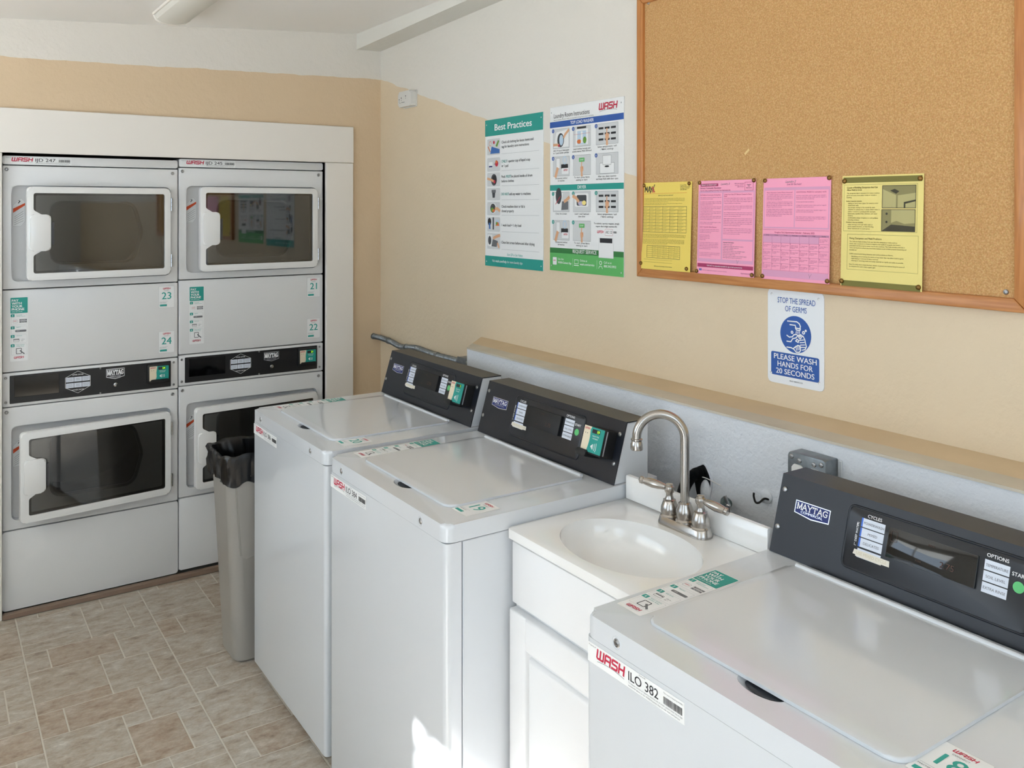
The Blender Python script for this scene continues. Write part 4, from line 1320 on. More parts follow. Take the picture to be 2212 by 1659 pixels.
# ================================================================== THINGS ON THE LOWER WALL
# hose through a broken hole
XO = 0.072
hw = thing('drain_hose', 'black ribbed drain hose coming out of a broken wall hole', 'hose', (XO, -2.425, 0.92), -pi / 2)
ho = [(0.030 * cos(a) * (1 + .08 * sin(3 * a)), 0.052 * sin(a) * (1 + .06 * cos(5 * a))) for a in [2 * pi * k / 28 for k in range(28)]]
obj('hole_rim', boolean(prism([(x * 1.16, z * 1.10) for x, z in ho], -0.004, -0.0004, 'xz', m=M_LOWER, smooth=0), prism(ho, -0.02, 0.02, 'xz', m=M_LOWER, smooth=0), 'DIFFERENCE'), hw)
obj('hole_shade', prism(ho, -0.0012, -0.0004, 'xz', m=DARK, smooth=0), hw)  # near-black sheet on the uncut wall paints the hole's inner shade
obj('plaster_lump', ellipsoid(0.012, -0.002, -0.018, 0.017, 0.012, 0.032, M_LOWER, 24, 16), hw)
hp = [(0.000, -0.004, 0.030), (-0.008, -0.026, 0.026), (-0.020, -0.044, 0.002), (-0.028, -0.054, -0.045), (-0.030, -0.058, -0.12), (-0.030, -0.058, -0.25)]
def catmull(P_, n):
    P_ = [Vector(p) for p in P_]
    P_ = [P_[0] * 2 - P_[1]] + P_ + [P_[-1] * 2 - P_[-2]]
    out = []
    for i in range(1, len(P_) - 2):
        for k in range(n):
            t = k / n
            a, b, c, d = P_[i - 1:i + 3]
            out.append(0.5 * ((2 * b) + (c - a) * t + (2 * a - 5 * b + 4 * c - d) * t * t + (3 * b - a - 3 * c + d) * t ** 3))
    out.append(P_[-2])
    return out
cp = catmull(hp, 26)
obj('hose', tube(cp, lambda t: 0.0155 + 0.0013 * (1 if int(t * 130) % 2 else -1), RUBBER, 14, smooth=20), hw)
obj('cable_tie', tube(catmull([(0.0, -0.012, 0.020), (0.018, -0.016, 0.024), (0.038, -0.014, 0.022), (0.075, -0.012, 0.016)], 8), 0.0013, PLASTW, 6), hw)
# shut-off valve
va = thing('shutoff_valve', 'old tarnished water valve with a chrome cross handle behind the faucet', 'valve', (XO, -2.512, 0.900), -pi / 2)
VERD = mat('verdigris', '6E7D7C', 0.55, metal=0.4, var=0.4, vscale=120)
obj('valve_body', lathe([(0.010, 0.0), (0.010, -0.018), (0.014, -0.020), (0.014, -0.034), (0.009, -0.036), (0.009, -0.046), (0.005, -0.048), (0.005, -0.060)], VERD, 16, 'y'), va, (0, -0.012, 0), (radians(-6), 0, radians(52)))
obj('outlet', lathe([(0.007, 0), (0.0085, -0.004), (0.0085, -0.020), (0.006, -0.022), (0.006, -0.045)], mat('old_brass', '6B5B3E', 0.45, metal=0.7), 14), va, (0.018, -0.028, -0.004), (0, radians(-20), 0))
hb = obj('cross_handle', tube([(0, 0, -0.026), (0, 0, -0.016), (0, 0, 0), (0, 0, 0.016), (0, 0, 0.026)], lambda t: 0.0036 + 0.0014 * abs(2 * t - 1), CHROME, 12), va, (0.046, -0.048, 0.006), (0, radians(-22), radians(20)))
obj('handle_hub', lathe([(0.0055, 0.003), (0.006, 0), (0.006, -0.006), (0.003, -0.008)], CHROME, 14, 'y'), hb)
# round plate with a hook
hk = thing('wall_hook', 'dark metal hook on a small round white plate', 'hook', (XO, -2.640, 0.944), -pi / 2)
obj('plate', lathe([(0.018, -0.0004), (0.018, -0.002), (0.012, -0.005), (0.006, -0.007)], M_LOWER, 24, 'y'), hk)
obj('hook', tube(catmull([(0.010, -0.004, -0.004), (0.004, -0.014, -0.002), (-0.004, -0.022, -0.012), (-0.014, -0.024, -0.014), (-0.020, -0.024, -0.002), (-0.020, -0.024, 0.008)], 6), 0.0028, mat('dark_steel', '1C1715', 0.5, metal=0.5), 8), hk)
# outlet box behind the near console
ob_ = thing('outlet_box', 'galvanised steel outlet box behind the nearest washer', 'outlet', (XO, -2.795, 1.035), -pi / 2)
obj('box_body', box(-0.050, 0.052, -0.045, -0.0004, -0.055, 0.055, GALV, 0.003, 2), ob_)
cv = obj('cover_plate', prism(rrect(-0.051, 0.053, -0.056, 0.056, .010, 4), -0.049, -0.0455, 'xz', bev=0.0015, seg=2, m=GALV), ob_)
for a in (-0.022, 0.024):
    obj('receptacle', prism(fillet([(a - .017, 0.004), (a + .017, 0.004), (a + .017, 0.022), (a + .010, 0.030), (a - .010, 0.030), (a - .017, 0.022)], .003), -0.0515, -0.0485, 'xz', bev=.001, seg=1, m=PLASTW), ob_)
for a, b in ((-0.040, 0.046), (-0.018, 0.040), (0.022, 0.040), (0.042, 0.044)):
    obj('screw', me_scr, cv, (a, -0.0488, b))
obj('back_strap', box(0.0522, 0.064, -0.004, -0.0004, -0.05, 0.052, mat('painted_strap', 'C9CDD0', 0.6), .0015, 1), ob_)
# conduit and junction box on the beige wall
jb = thing('junction_box', 'small grey junction box at the end of the conduit', 'junction box', (XW, -0.905, 1.000), -pi / 2)
obj('box_body', box(-0.035, 0.062, -0.045, -0.0004, -0.05, 0.030, GALV, 0.003, 2), jb)
obj('cover_plate', box(-0.037, 0.064, -0.049, -0.0455, -0.052, 0.032, GALV, 0.0015, 1), jb)
obj('screw', me_scr, jb, (0.045, -0.0488, 0.018))
cd = thing('conduit', 'flexible grey metal conduit running along the beige wall', 'conduit', (XW, 0, 1.0), -pi / 2)
pth = catmull([(0.0108, -0.042, 0.013), (0.05, -0.034, 0.012), (0.10, -0.028, 0.010), (0.19, -0.026, 0.004), (0.28, -0.024, -0.006), (0.37, -0.022, 0.002), (0.45, -0.022, 0.008), (0.55, -0.022, 0.004), (0.65, -0.022, 0.001), (0.75, -0.022, 0.003), (0.84, -0.022, 0.003), (0.869, -0.022, 0.002)], 24)
obj('conduit_tube', tube(pth, lambda t: 0.0125 + 0.0011 * (1 if int(t * 240) % 2 else -1), GALV, 14, smooth=20), cd)
for i in (0, 62, 110, 190, 238):
    p0, p1 = pth[i], pth[min(i + 3, len(pth) - 1)]
    obj('conduit_clamp', tube([p0, (p0 + p1) / 2, p1], 0.0155, GALV, 14), cd)

# ================================================================== DETECTOR, CEILING LIGHT
dt = thing('alarm_detector', 'small white alarm detector high on the right wall', 'detector', (XW, -0.345, 2.195), -pi / 2)
obj('back_plate', prism(rrect(-0.068, 0.068, -0.040, 0.040, .008, 4), -0.006, -0.0004, 'xz', m=PLASTW), dt)
obj('housing', prism(rrect(-0.065, 0.065, -0.037, 0.037, .012, 5), -0.036, -0.0062, 'xz', bev=0.008, seg=3, m=PLASTW), dt)
q = Print()
for a, b in ((-0.052, 0), (-0.030, 0.006), (0.016, 0.012)):
    q.disc(a, b, .0035, INK, 1, n=10)
    q.disc(a, b - .010, .0025, INKG, 1, n=10)
q.rect(-0.030, -0.017, 0.006, -0.0145, INKG, 1)
q.rect(-0.046, -0.019, -0.038, -0.016, INKG, 1)
q.build('indicator_marks', dt, (0, -0.0362, 0), 'front')

cl = thing('ceiling_light', 'long white wraparound fluorescent light fixture on the ceiling', 'ceiling light', (-0.828, -0.30, ceil_z(-0.828)))
cl.rotation_euler = (0, -math.atan(0.071), 0)
prof = [(x * .66, z * .62) for x, z in [(-0.105, -0.0015), (-0.112, -0.022), (-0.100, -0.050), (-0.070, -0.072), (-0.025, -0.082), (0.025, -0.082), (0.070, -0.072), (0.100, -0.050), (0.112, -0.022), (0.105, -0.0015)]]
obj('fixture_pan', box(-0.079, 0.079, -1.22, 0.0, -0.013, -0.0005, WHITEP, .002, 1), cl)
lens = prism(prof[1:-1], -1.205, -0.016, 'xz', m=mat('prismatic_lens', 'DDDAD0', 0.35, bump=0.15, bscale=500), smooth=30)
obj('lens', lens, cl)
obj('end_cap', prism(fillet([(x * 1.04, z * 1.03) for x, z in prof], .01, 3), -0.0155, 0.001, 'xz', bev=.004, seg=2, m=WHITEP), cl)
obj('end_cap', prism(fillet([(x * 1.04, z * 1.03) for x, z in prof], .01, 3), -1.222, -1.2055, 'xz', bev=.004, seg=2, m=WHITEP), cl)
# ================================================================== POSTERS AND SIGNS ON THE RIGHT WALL
ARMX = 0.0
def hand(p, x, y, s, m=None):
    """pointing hand, fingertip at (x, y)"""
    m = m or SKIN
    p.line([(x, y), (x - .002 * s, y - .020 * s)], .006 * s, m, 4)
    p.poly(fillet([(x - .010 * s, y - .018 * s), (x + .010 * s, y - .016 * s), (x + .011 * s, y - .034 * s), (x + .004 * s, y - .042 * s), (x - .008 * s, y - .040 * s)], .004 * s, 3), m, 4)
    p.poly([(x - .006 * s, y - .038 * s), (x + .005 * s, y - .038 * s), (x + .006 * s, y - .060 * s), (x - .005 * s, y - .060 * s)], m, 4)
    for k in (0, 1):
        p.line([(x + .002 * s + k * .004 * s, y - .020 * s), (x + .003 * s + k * .004 * s, y - .028 * s)], .0008 * s, ORANGE, 5)

def sheet(nm, label, cat, y_left, z_low, w_, h_, m, th=0.003, x=XW, rad=0.0, group=None):
    t = thing(nm, label, cat, (x, y_left, z_low), -pi / 2, group)
    obj('panel', prism(rrect(0, w_, 0, h_, rad, 4), -th - .0004, -.0004, 'xz', m=m, bev=min(.0008, th / 3), seg=1), t)
    return t

# ---- Best Practices
W_, H_ = 0.410, 0.605
bp = sheet('laundry_poster', 'tall white and teal Best Practices poster beside the detector', 'poster', -1.022, 1.430, W_, H_, PAPER)
q = Print()
q.rect(0, H_ - .0675, W_, H_, TEAL, 0)
q.text('Best Practices', W_ / 2, H_ - .047, .026, WTEXT, 'C', 0.02, width=.262)
q.rect(0, 0, W_, .042, TEAL, 0)
q.text('Visit', .055, .018, .010, WTEXT, width=.020)
q.text('wash.com/help', .079, .018, .010, WTEXT, bold=.012, width=.082)
q.text('for more laundry tips', .166, .018, .010, WTEXT, width=.108)
q.text('Scan QR to See Videos', .165, .048, .0095, TEALT, width=.110, shear=.3)
rows = [('Check all clothing for loose items and', 'tag for laundry care instructions'), ('ONLY 1 quarter cup of liquid soap', 'or 1 pod'), ('Pods MUST be placed inside of drum', 'before clothes'), ('DO NOT add any water to machines', None), ('Check machine door or lid is', 'closed properly'), ('1 wash load = 1 dry load', None), ('Clean lint screen before and after drying', None)]
wd = [.222, .200, .215, .205, .165, .140, .230]
yt = [.524, .446, .384, .321, .263, .201, .134]
hh = [.064, .054, .054, .048, .052, .057, .062]
for i, (a, b) in enumerate(rows):
    y = yt[i]
    q.rect(.018, y - hh[i], .112, y, LGREY, 1, .004)
    q.frame(.018, y - hh[i], .112, y, .0008, INKL, 2, .004)
    yb = y - .022 if b else y - hh[i] * .62
    for key in ('ONLY', 'DO NOT', 'MUST'):
        if key in a:
            p0, p1 = a.split(key)
            q.mixed(.125, yb, .0105, wd[i], ([(p0, INK, .006)] if p0 else []) + [(key, TEAL, .012), (p1, INK, .006)])
            break
    else:
        q.text(a, .125, yb, .0105, INK, width=wd[i], bold=.006)
    if b:
        q.text(b, .125, y - .040, .0105, INK, width=wd[i] * len(b) / len(a), bold=.006)
    q.line([(.125, y - hh[i] - .000), (.385, y - hh[i] - .000)], .0010, INKL, 2)
# little pictures
cx = .065
BLUES, ORG, GRN, DKG = mat('art_blue', '3A6CB0', .6), mat('art_orange', 'D8743A', .6), mat('art_green', '6A9A3C', .6), mat('art_dark', '44484C', .6)
LBL = mat('art_pale_blue', 'BFD4E4', .6)
y = yt[0]
q.poly([(.040, y - .060), (.050, y - .030), (.075, y - .036), (.110, y - .044), (.110, y - .060)], BLUES, 3)
q.line([(.024, y - .030), (.038, y - .050)], .005, ORG, 4)
q.poly([(.080, y - .030), (.098, y - .006), (.108, y - .010), (.092, y - .034)], GRN, 4)
q.line([(.040 + .008 * cos(a), y - .018 + .010 * sin(a)) for a in [k * .7 for k in range(9)]], .002, ORG, 4)
q.disc(.068, y - .014, .007, RED, 4)
y = yt[1]
q.rect(.028, y - .040, .058, y - .016, PAPER, 3, .003)
q.rect(.030, y - .038, .056, y - .032, NAVY, 4)
q.disc(.088, y - .024, .012, RED, 4)
q.disc(.086, y - .017, .007, ORG, 5)
q.text('or', .069, y - .028, .008, INK)
y = yt[2]
q.disc(.068, y - .028, .022, DKG, 3, .024)
q.disc(.072, y - .028, .015, INK, 4, .018)
q.line([(.020, y - .022), (.048, y - .028), (.066, y - .034)], .010, SKIN, 5)
q.disc(.072, y - .036, .007, RED, 6)
y = yt[3]
q.poly([(.052, y - .006), (.080, y - .006), (.074, y - .039), (.058, y - .039)], DKG, 3)
q.rect(.050, y - .018, .082, y - .006, INKG, 4, .002)
y = yt[4]
q.disc(.062, y - .024, .026, PAPER, 3, .022)
q.disc(.060, y - .024, .020, DKG, 4, .019)
q.disc(.056, y - .030, .012, GRN, 5, .009)
q.disc(.066, y - .034, .010, ORG, 5, .006)
q.line([(.110, y - .034), (.096, y - .026), (.080, y - .026)], .012, SKIN, 6)
y = yt[5]
q.disc(.034, y - .018, .013, INK, 3, .016)
q.poly([(.030, y - .048), (.042, y - .048), (.040, y - .022), (.030, y - .022)], BLUES, 4)
q.rect(.058, y - .050, .068, y, DKG, 3)
q.rect(.080, y - .034, .108, y - .010, LBL, 3)
q.poly([(.080, y - .034), (.108, y - .034), (.102, y - .020), (.088, y - .018)], ORG, 4)
q.disc(.088, y - .024, .006, GRN, 5)
y = yt[6]
q.poly([(.020, y - .050), (.020, y - .004), (.056, y - .004), (.048, y - .054)], PAPER, 3)
q.disc(.036, y - .028, .012, DKG, 4, .018)
q.poly([(.050, y - .052), (.060, y - .022), (.098, y - .030), (.088, y - .054)], INKG, 4)
q.line([(.110, y - .006), (.084, y - .012), (.066, y - .018)], .012, SKIN, 5)
q.line([(.104, y - .054), (.096, y - .040)], .010, SKIN, 5)
for a, b in ((.012, .018), (W_ - .012, .018), (.012, H_ - .02), (W_ - .012, H_ - .02)):
    q.disc(a, b, .003, LGREY, 7, n=10)
q.build('poster_print', bp, (0, -0.0036, 0), 'front', label='printed laundry tips')

# ---- Laundry Room Instructions
W_, H_ = 0.414, 0.608
li = sheet('laundry_poster', 'white Laundry Room Instructions poster with green foot beside the bulletin board', 'poster', -1.476, 1.4375, W_, H_, PAPER)
q = Print()
q.text('Laundry Room Instructions', .024, .566, .0165, INK, width=.210)
q.text('Please use machines as indicated. WASH is not responsible for damage due to misuse or overloading.', .024, .557, .0038, INK, width=.232)
q.wash(.286, .574, .021, .094, RED, 4)
q.rect(0, .531, W_, .553, BLUE, 0)
q.text('TOP LOAD WASHER', W_ * .46, .5365, .0115, WTEXT, 'C', .01, width=.132)
q.rect(0, .297, W_, .318, TEAL, 0)
q.text('DRYER', W_ * .46, .302, .0115, WTEXT, 'C', .01, width=.048)
q.rect(0, 0, W_, .066, GREEN1, 0)
q.rect(0, .066, W_, .085, GREEN2, 0)
q.text('REQUEST SERVICE', .205, .0700, .0125, WTEXT, 'C', .008, width=.134)
COLX = (.020, .141, .270)
CAPS = [('Add 1/4 cup of detergent', 'or 1 pod inside cylinder'), ('Load clothes loosely and', 'evenly below MAX fill level'), ('Select temperature / soil', '/ fabric settings'), ('Use payment method', 'on machine'), ('To start, press fabric', 'setting or start'), ('After use, clean machine', 'and keep fresh with door open'),
        ('Clean lint screen', ''), ('Load 1 wash load and', 'close door'), ('Select temperature / soil', '/ fabric settings'), ('Use payment method', 'on machine'), ('To start, press fabric', 'setting or start')]
def buttons_art(x, y, w_, h_):
    for r_ in range(3):
        for c_ in range(3):
            q.rect(x + w_ * (.12 + .28 * c_), y - h_ * (.22 + .27 * r_) - h_ * .05, x + w_ * (.34 + .28 * c_), y - h_ * (.22 + .27 * r_) + h_ * .05, INK, 3, .001)
    hand(q, x + w_ * .50, y - h_ * .26, .95)
def pay_art(x, y, w_, h_):
    q.rect(x + w_ * .20, y - h_ * .62, x + w_ * .42, y - h_ * .08, PAPER, 3, .003)
    q.frame(x + w_ * .20, y - h_ * .62, x + w_ * .42, y - h_ * .08, .0008, INKG, 4, .003)
    q.line([(x + w_ * .16, y - h_), (x + w_ * .28, y - h_ * .62)], .014, SKIN, 5)
    q.rect(x + w_ * .50, y - h_ * .62, x + w_ * .92, y - h_ * .40, INK, 3, .002)
    q.rect(x + w_ * .54, y - h_ * .90, x + w_ * .96, y - h_ * .60, PAPER, 4, .002)
    q.wash(x + w_ * .66, y - h_ * .74, .006, .022, RED, 6, False)
    q.line([(x + w_ * .72 + .010 * cos(a), y - h_ * .20 + .014 * sin(a)) for a in [k * .8 for k in range(9)]], .004, LBL, 4)
def start_art(x, y, w_, h_):
    q.rect(x + w_ * .34, y - h_ * .34, x + w_ * .66, y - h_ * .14, GREEN1, 3, .002)
    q.text('START', x + w_ * .5, y - h_ * .27, .005, WTEXT, 'C')
    hand(q, x + w_ * .50, y - h_ * .36, .85)
for i in range(11):
    top_half = i < 6
    c_, r_ = (i % 3, i // 3) if top_half else ((i - 6) % 3, (i - 6) // 3)
    x = COLX[c_]
    y = (.5245 - r_ * .1025) if top_half else (.291 - r_ * .1045)
    w_, h_ = (.098, .072) if c_ < 2 else (.116, .072)
    q.rect(x, y - h_, x + w_, y, LGREY, 1)
    q.frame(x, y - h_, x + w_, y, .0007, INKG, 2)
    q.disc(x + .000, y - .006, .0075, BLUE if top_half else TEAL, 5)
    q.text(str(i % 6 + 1) if top_half else str(i - 5), x, y - .0095, .007, WTEXT, 'C', .01, layer=7)
    k = CAPS[i]
    q.text(k[0], x + w_ / 2, y - h_ - .0105, .0062, INK, 'C', width=.0040 * len(k[0]))
    if k[1]:
        q.text(k[1], x + w_ / 2, y - h_ - .0195, .0062, INK, 'C', width=.0040 * len(k[1]))
    if i in (2, 8):
        buttons_art(x, y, w_, h_)
    elif i in (3, 9):
        pay_art(x, y, w_, h_)
    elif i in (4, 10):
        start_art(x, y, w_, h_)
    elif i == 0:
        q.poly([(x + .004, y - h_ + .004), (x + .020, y - .012), (x + .094, y - .004), (x + .094, y - h_ + .004)], PAPER, 3)
        q.disc(x + .046, y - .042, .020, DKG, 4, .026)
        q.disc(x + .050, y - .042, .012, LBL, 5, .020)
        q.line([(x + .094, y - .008), (x + .074, y - .022), (x + .066, y - .032)], .010, SKIN, 6)
        q.line([(x + .004, y - .058), (x + .020, y - .058), (x + .034, y - .060)], .010, SKIN, 6)
        q.disc(x + .036, y - .062, .005, RED, 7)
    elif i == 1:
        q.rect(x + .014, y - .066, x + .084, y - .010, PAPER, 3)
        q.rect(x + .022, y - .008, x + .074, y - .001, INK, 4)
        q.rect(x + .024, y - .064, x + .074, y - .016, LBL, 4)
        q.disc(x + .034, y - .054, .012, ORG, 5, .008)
        q.disc(x + .066, y - .050, .010, GRN, 5, .012)
        q.rect(x + .044, y - .060, x + .054, y - .018, PAPER, 6)
        q.line([(x + .004, y - .028), (x + .094, y - .026)], .0008, RED, 7)
    elif i == 5:
        q.rect(x + .020, y - .070, x + .096, y - .034, PAPER, 3)
        q.frame(x + .020, y - .070, x + .096, y - .034, .001, INKG, 4)
        q.rect(x + .036, y - .040, x + .080, y - .008, PAPER, 5)
        q.frame(x + .036, y - .040, x + .080, y - .008, .001, INKG, 6)
        q.disc(x + .058, y - .046, .012, INK, 7, .003)
    elif i == 6:
        q.poly([(x + .004, y - .068), (x + .004, y - .004), (x + .060, y - .004), (x + .048, y - .068)], PAPER, 3)
        q.disc(x + .034, y - .014, .018, DKG, 4, .030)
        q.line([(x + .016, y - .044), (x + .044, y - .016)], .003, RED, 5)
        q.poly([(x + .050, y - .066), (x + .054, y - .034), (x + .092, y - .034), (x + .092, y - .064)], INKG, 4)
        q.line([(x + .096, y - .020), (x + .080, y - .030), (x + .070, y - .034)], .012, SKIN, 6)
    elif i == 7:
        q.rect(x + .010, y - .054, x + .086, y - .006, PAPER, 3, .006)
        q.rect(x + .020, y - .050, x + .076, y - .012, DKG, 4, .006)
        q.disc(x + .046, y - .042, .018, mat('art_lilac', 'B7AFC8', .6), 5, .008)
        q.disc(x + .062, y - .040, .012, YELLOW2, 6, .008)
        q.line([(x + .000, y - .016), (x + .016, y - .022), (x + .030, y - .034)], .012, SKIN, 7)
q.text('To submit a service request, simply', .325, .176, .0058, INK, 'C', .006, width=.134)
q.text('report the 6-digit machine ID.', .325, .166, .0058, INK, 'C', .006, width=.112)
q.rect(.268, .142, .378, .158, PAPER, 1)
q.wash(.276, .146, .008, .034, RED, 3, False)
q.frame(.318, .138, .358, .160, .0007, RED, 4, .002)
q.text('ABC 123', .338, .145, .009, INK, 'C', width=.034)
q.barcode(.361, .146, .378, .153)
q.rect(.284, .060, .362, .128, PAPER, 2)
q.frame(.284, .060, .362, .128, .0006, INKL, 3)
q.rect(.290, .112, .356, .128, INK, 4)
q.rect(.018, .022, .042, .050, PAPER, 2, .003)
q.wash(.022, .036, .004, .014, RED, 4, False)
q.text('Use the', .050, .041, .0075, WTEXT)
q.text('WASH-Connect App', .050, .028, .0078, WTEXT, bold=.012, width=.080)
q.line([(.138, .020), (.138, .050)], .0008, WTEXT)
q.frame(.148, .032, .170, .046, .0016, WTEXT)
q.line([(.146, .026), (.172, .026)], .0025, WTEXT)
q.text('Online at', .180, .041, .0075, WTEXT)
q.text('wash.com/service', .180, .028, .0078, WTEXT, bold=.012, width=.080)
q.line([(.274, .020), (.274, .050)], .0008, WTEXT)
q.disc(.294, .042, .007, WTEXT, 2)
q.disc(.294, .042, .005, GREEN1, 3)
q.line([(.284, .022), (.288, .030), (.300, .030), (.304, .022)], .0016, WTEXT)
q.text('Call us at', .312, .041, .0075, WTEXT)
q.text('800.342.5932', .312, .028, .0078, WTEXT, bold=.012, width=.064)
for a, b in ((.010, .018), (W_ - .012, .014), (.010, H_ - .02), (W_ - .012, H_ - .02)):
    q.disc(a, b, .003, INKL, 8, n=10)
q.build('poster_print', li, (0, -0.0036, 0), 'front', label='printed washer and dryer instructions')

# ---- Stop the spread of germs
W_, H_ = 0.182, 0.258
gs = sheet('handwashing_sign', 'white and blue Stop the Spread of Germs sign under the board', 'sign', -2.489, 1.189, W_, H_, mat('sign_white', 'EEF1F4', .35), .002, rad=.014)
q = Print()
q.text('STOP THE SPREAD', W_ / 2 + .004, H_ - .036, .0150, BLUE, 'C', .002, width=.122)
q.text('OF GERMS', W_ / 2 + .003, H_ - .058, .0150, BLUE, 'C', .0, width=.070)
q.disc(W_ / 2 + .002, .140, .050, BLUE, 1, n=48)
q.rect(.012, .022, W_ - .014, .086, BLUE, 1, .006)
for i, (s, wd_) in enumerate((('PLEASE WASH', .138), ('HANDS FOR', .114), ('20 SECONDS', .124))):
    q.text(s, W_ / 2, .0670 - i * .0195, .0142, WTEXT, 'C', .012, width=wd_)
q.text('BRADY  BRADYID.COM', W_ / 2 + .004, .0105, .0036, INK, 'C', width=.042)
for a, b in ((.012, .026), (W_ - .014, .022), (.014, H_ - .014), (W_ - .016, H_ - .016)):
    q.disc(a, b, .0034, INKL, 4, n=12)
    q.disc(a + .0008, b - .0008, .0024, WTEXT, 5, n=12)
ox, oy = W_ / 2 + .002, .140
G = lambda *pp: [(ox + a * .05, oy + b * .05) for a, b in pp]
def gl(*pp, wd=.0030, closed=False):
    q.line(G(*pp), wd, WTEXT, 4, closed)
gl((-.52, .68), (.08, .70), (.24, .62), (.32, .48), (.30, .38))
gl((-.36, .50), (-.02, .50), (.02, .40), (.02, .36))
gl((.0, .36), (.32, .34), (.28, .24), (.06, .26), (.0, .36))
for a in (.06, .16, .26):
    gl((a, .18), (a - .02, .08), wd=.0024)
for a, b, r_ in ((-.22, .10, .07), (.52, .16, .08), (.66, .28, .05)):
    q.disc(ox + a * .05, oy + b * .05, r_ * .05 + .0008, WTEXT, 4, n=18)
    q.disc(ox + a * .05, oy + b * .05, r_ * .05 * .45, BLUE if r_ > .06 else WTEXT, 5, n=14)
gl((-.56, -.10), (-.40, -.18), (-.20, -.14), (-.10, -.02), (.05, .02), (.20, -.05))
gl((-.56, -.42), (-.30, -.42), (-.18, -.24), (.02, -.18), (.18, -.02), (.34, .04), (.44, -.06))
gl((-.56, -.74), (-.28, -.74), (-.10, -.80), (.05, -.94), (.25, -.92), (.34, -.80), (.30, -.58), (.16, -.56), (-.06, -.70), (-.14, -.78))
for k in range(3):
    gl((.02 + k * .10, -.62 + k * .02), (.08 + k * .09, -.84 + k * .03), wd=.0024)
gl((.20, -.10), (.34, .02), (.50, -.04), (.60, -.20), (.64, -.36), (.70, -.56), (.62, -.72), (.44, -.78))
for k in range(4):
    gl((.26 + k * .03, -.28 - k * .12), (.54 + k * .03, -.22 - k * .13), wd=.0024)
gl((.10, -.24), (.22, -.30), (.18, -.40), (.02, -.34), (.10, -.24))
gl((.30, -.02), (.38, -.12), (.30, -.20), (.22, -.14), (.30, -.02))
q.build('sign_print', gs, (0, -0.0026, 0), 'front', label='blue handwashing symbol and lettering')

# ================================================================== BULLETIN BOARD
BL, BR, BZ0, BZ1 = -1.972, -3.186, 1.447, 2.362      # left and right edges, bottom, top
bd = thing('bulletin_board', 'large cork bulletin board in an oak frame on the right wall', 'board', (XW, BL, BZ0), -pi / 2)
BW, BH = BL - BR, BZ1 - BZ0
OAKH = wood('oak_h', 'C98A50', 'B06E35', 0.4, 1)
OAKV = wood('oak_v', 'CC8C50', 'B4733A', 0.4, 2)
obj('cork_panel', box(0.012, BW - .012, -0.012, -0.0004, 0.012, BH - .012, cork('cork')), bd)
F_ = 0.030
for P_, m_ in (([(0, 0), (BW, 0), (BW - F_, F_), (F_, F_)], OAKH), ([(0, BH), (BW, BH), (BW - F_, BH - F_), (F_, BH - F_)][::-1], OAKH), ([(0, 0), (F_, F_), (F_, BH - F_), (0, BH)], OAKV), ([(BW, 0), (BW, BH), (BW - F_, BH - F_), (BW - F_, F_)], OAKV)):
    obj('frame_rail', prism(P_, -0.022, -0.0006, 'xz', bev=0.004, seg=2, m=m_), bd)
for a, b in ((0.048, BH - .03), (BW - .05, .042), (BW - .05, BH - .035), (.05, .05)):
    obj('mounting_screw', me_scr, bd, (a, -0.0121, b))
obj('staple_scrap', box(0, 0.020, -0.0005, 0.0003, 0, 0.006, mat('yellowed_tape', 'E3C98A', .5)), bd, (0.446, -0.0126, 0.374), (0, radians(-40), 0))

def flyer(y_left, label, m, nm='paper_notice'):
    t = thing(nm, label, 'notice', (XW - 0.0235, y_left, 1.4745), -pi / 2, 'notices pinned to the cork board', rx=0)
    t.rotation_euler = (Matrix.Rotation(-pi / 2, 3, 'Z') @ Matrix.Rotation(radians(-1.9), 3, 'X')).to_euler()
    obj('paper', box(0, 0.217, -0.0003, 0.0, 0, 0.277, m), t)
    return t
FW, FH = 0.217, 0.277
LOR = 'the resident agrees to keep all common areas clean and to report any needed repair to the office within two days of notice given by the manager of the property and to follow posted community rules at all times '
def para(q, x, y, w_, n, h, gap, m, seed=0, last=.6):
    rn = random.Random(seed)
    for i in range(n):
        k = rn.randrange(0, 60)
        s = LOR[k:k + int(w_ / (h * .78))]
        q.text(s.strip(), x, y - i * gap, h, m, width=w_ * (1 if i < n - 1 else last))

f1 = flyer(-1.997, 'yellow notice headed MAXX with printed tables, leftmost on the board', YELLOW)
q = Print()
INKY = mat('ink_on_yellow', '6A5C1C', .7)
def maxx(x, y, h):
    q.line([(x, y), (x + .1 * h, y + h), (x + .35 * h, y + .3 * h), (x + .6 * h, y + h), (x + .7 * h, y)], h * .17, INK)
    q.line([(x + .85 * h, y), (x + 1.15 * h, y + h), (x + 1.4 * h, y)], h * .17, INK)
    q.line([(x + .95 * h, y + .35 * h), (x + 1.3 * h, y + .35 * h)], h * .12, INK)
    q.line([(x + 1.35 * h, y + h), (x + 1.75 * h, y + .35 * h)], h * .17, INK)
    q.line([(x + 2.0 * h, y + 1.0 * h), (x + 1.45 * h, y - .2 * h)], h * .17, INK)
    q.line([(x + 1.9 * h, y + .9 * h), (x + 2.4 * h, y)], h * .16, RED)
    q.line([(x + 2.6 * h, y + 1.35 * h), (x + 1.9 * h, y)], h * .16, INK)
    q.line([(x + 2.2 * h, y + .9 * h), (x + 2.6 * h, y)], h * .14, RED)
    q.line([(x + 1.9 * h, y - .05 * h), (x + 2.8 * h, y - .02 * h)], h * .08, RED)
maxx(.010, FH - .030, .017)
q.lines(['Principal Office', '5980 Fairmount Avenue', 'San Diego, CA 92120', '(619) 280-0200'], .168, FH - .012, .0030, .0047, INK)
q.line([(.008, FH - .036), (.196, FH - .034)], .0007, ORANGE)
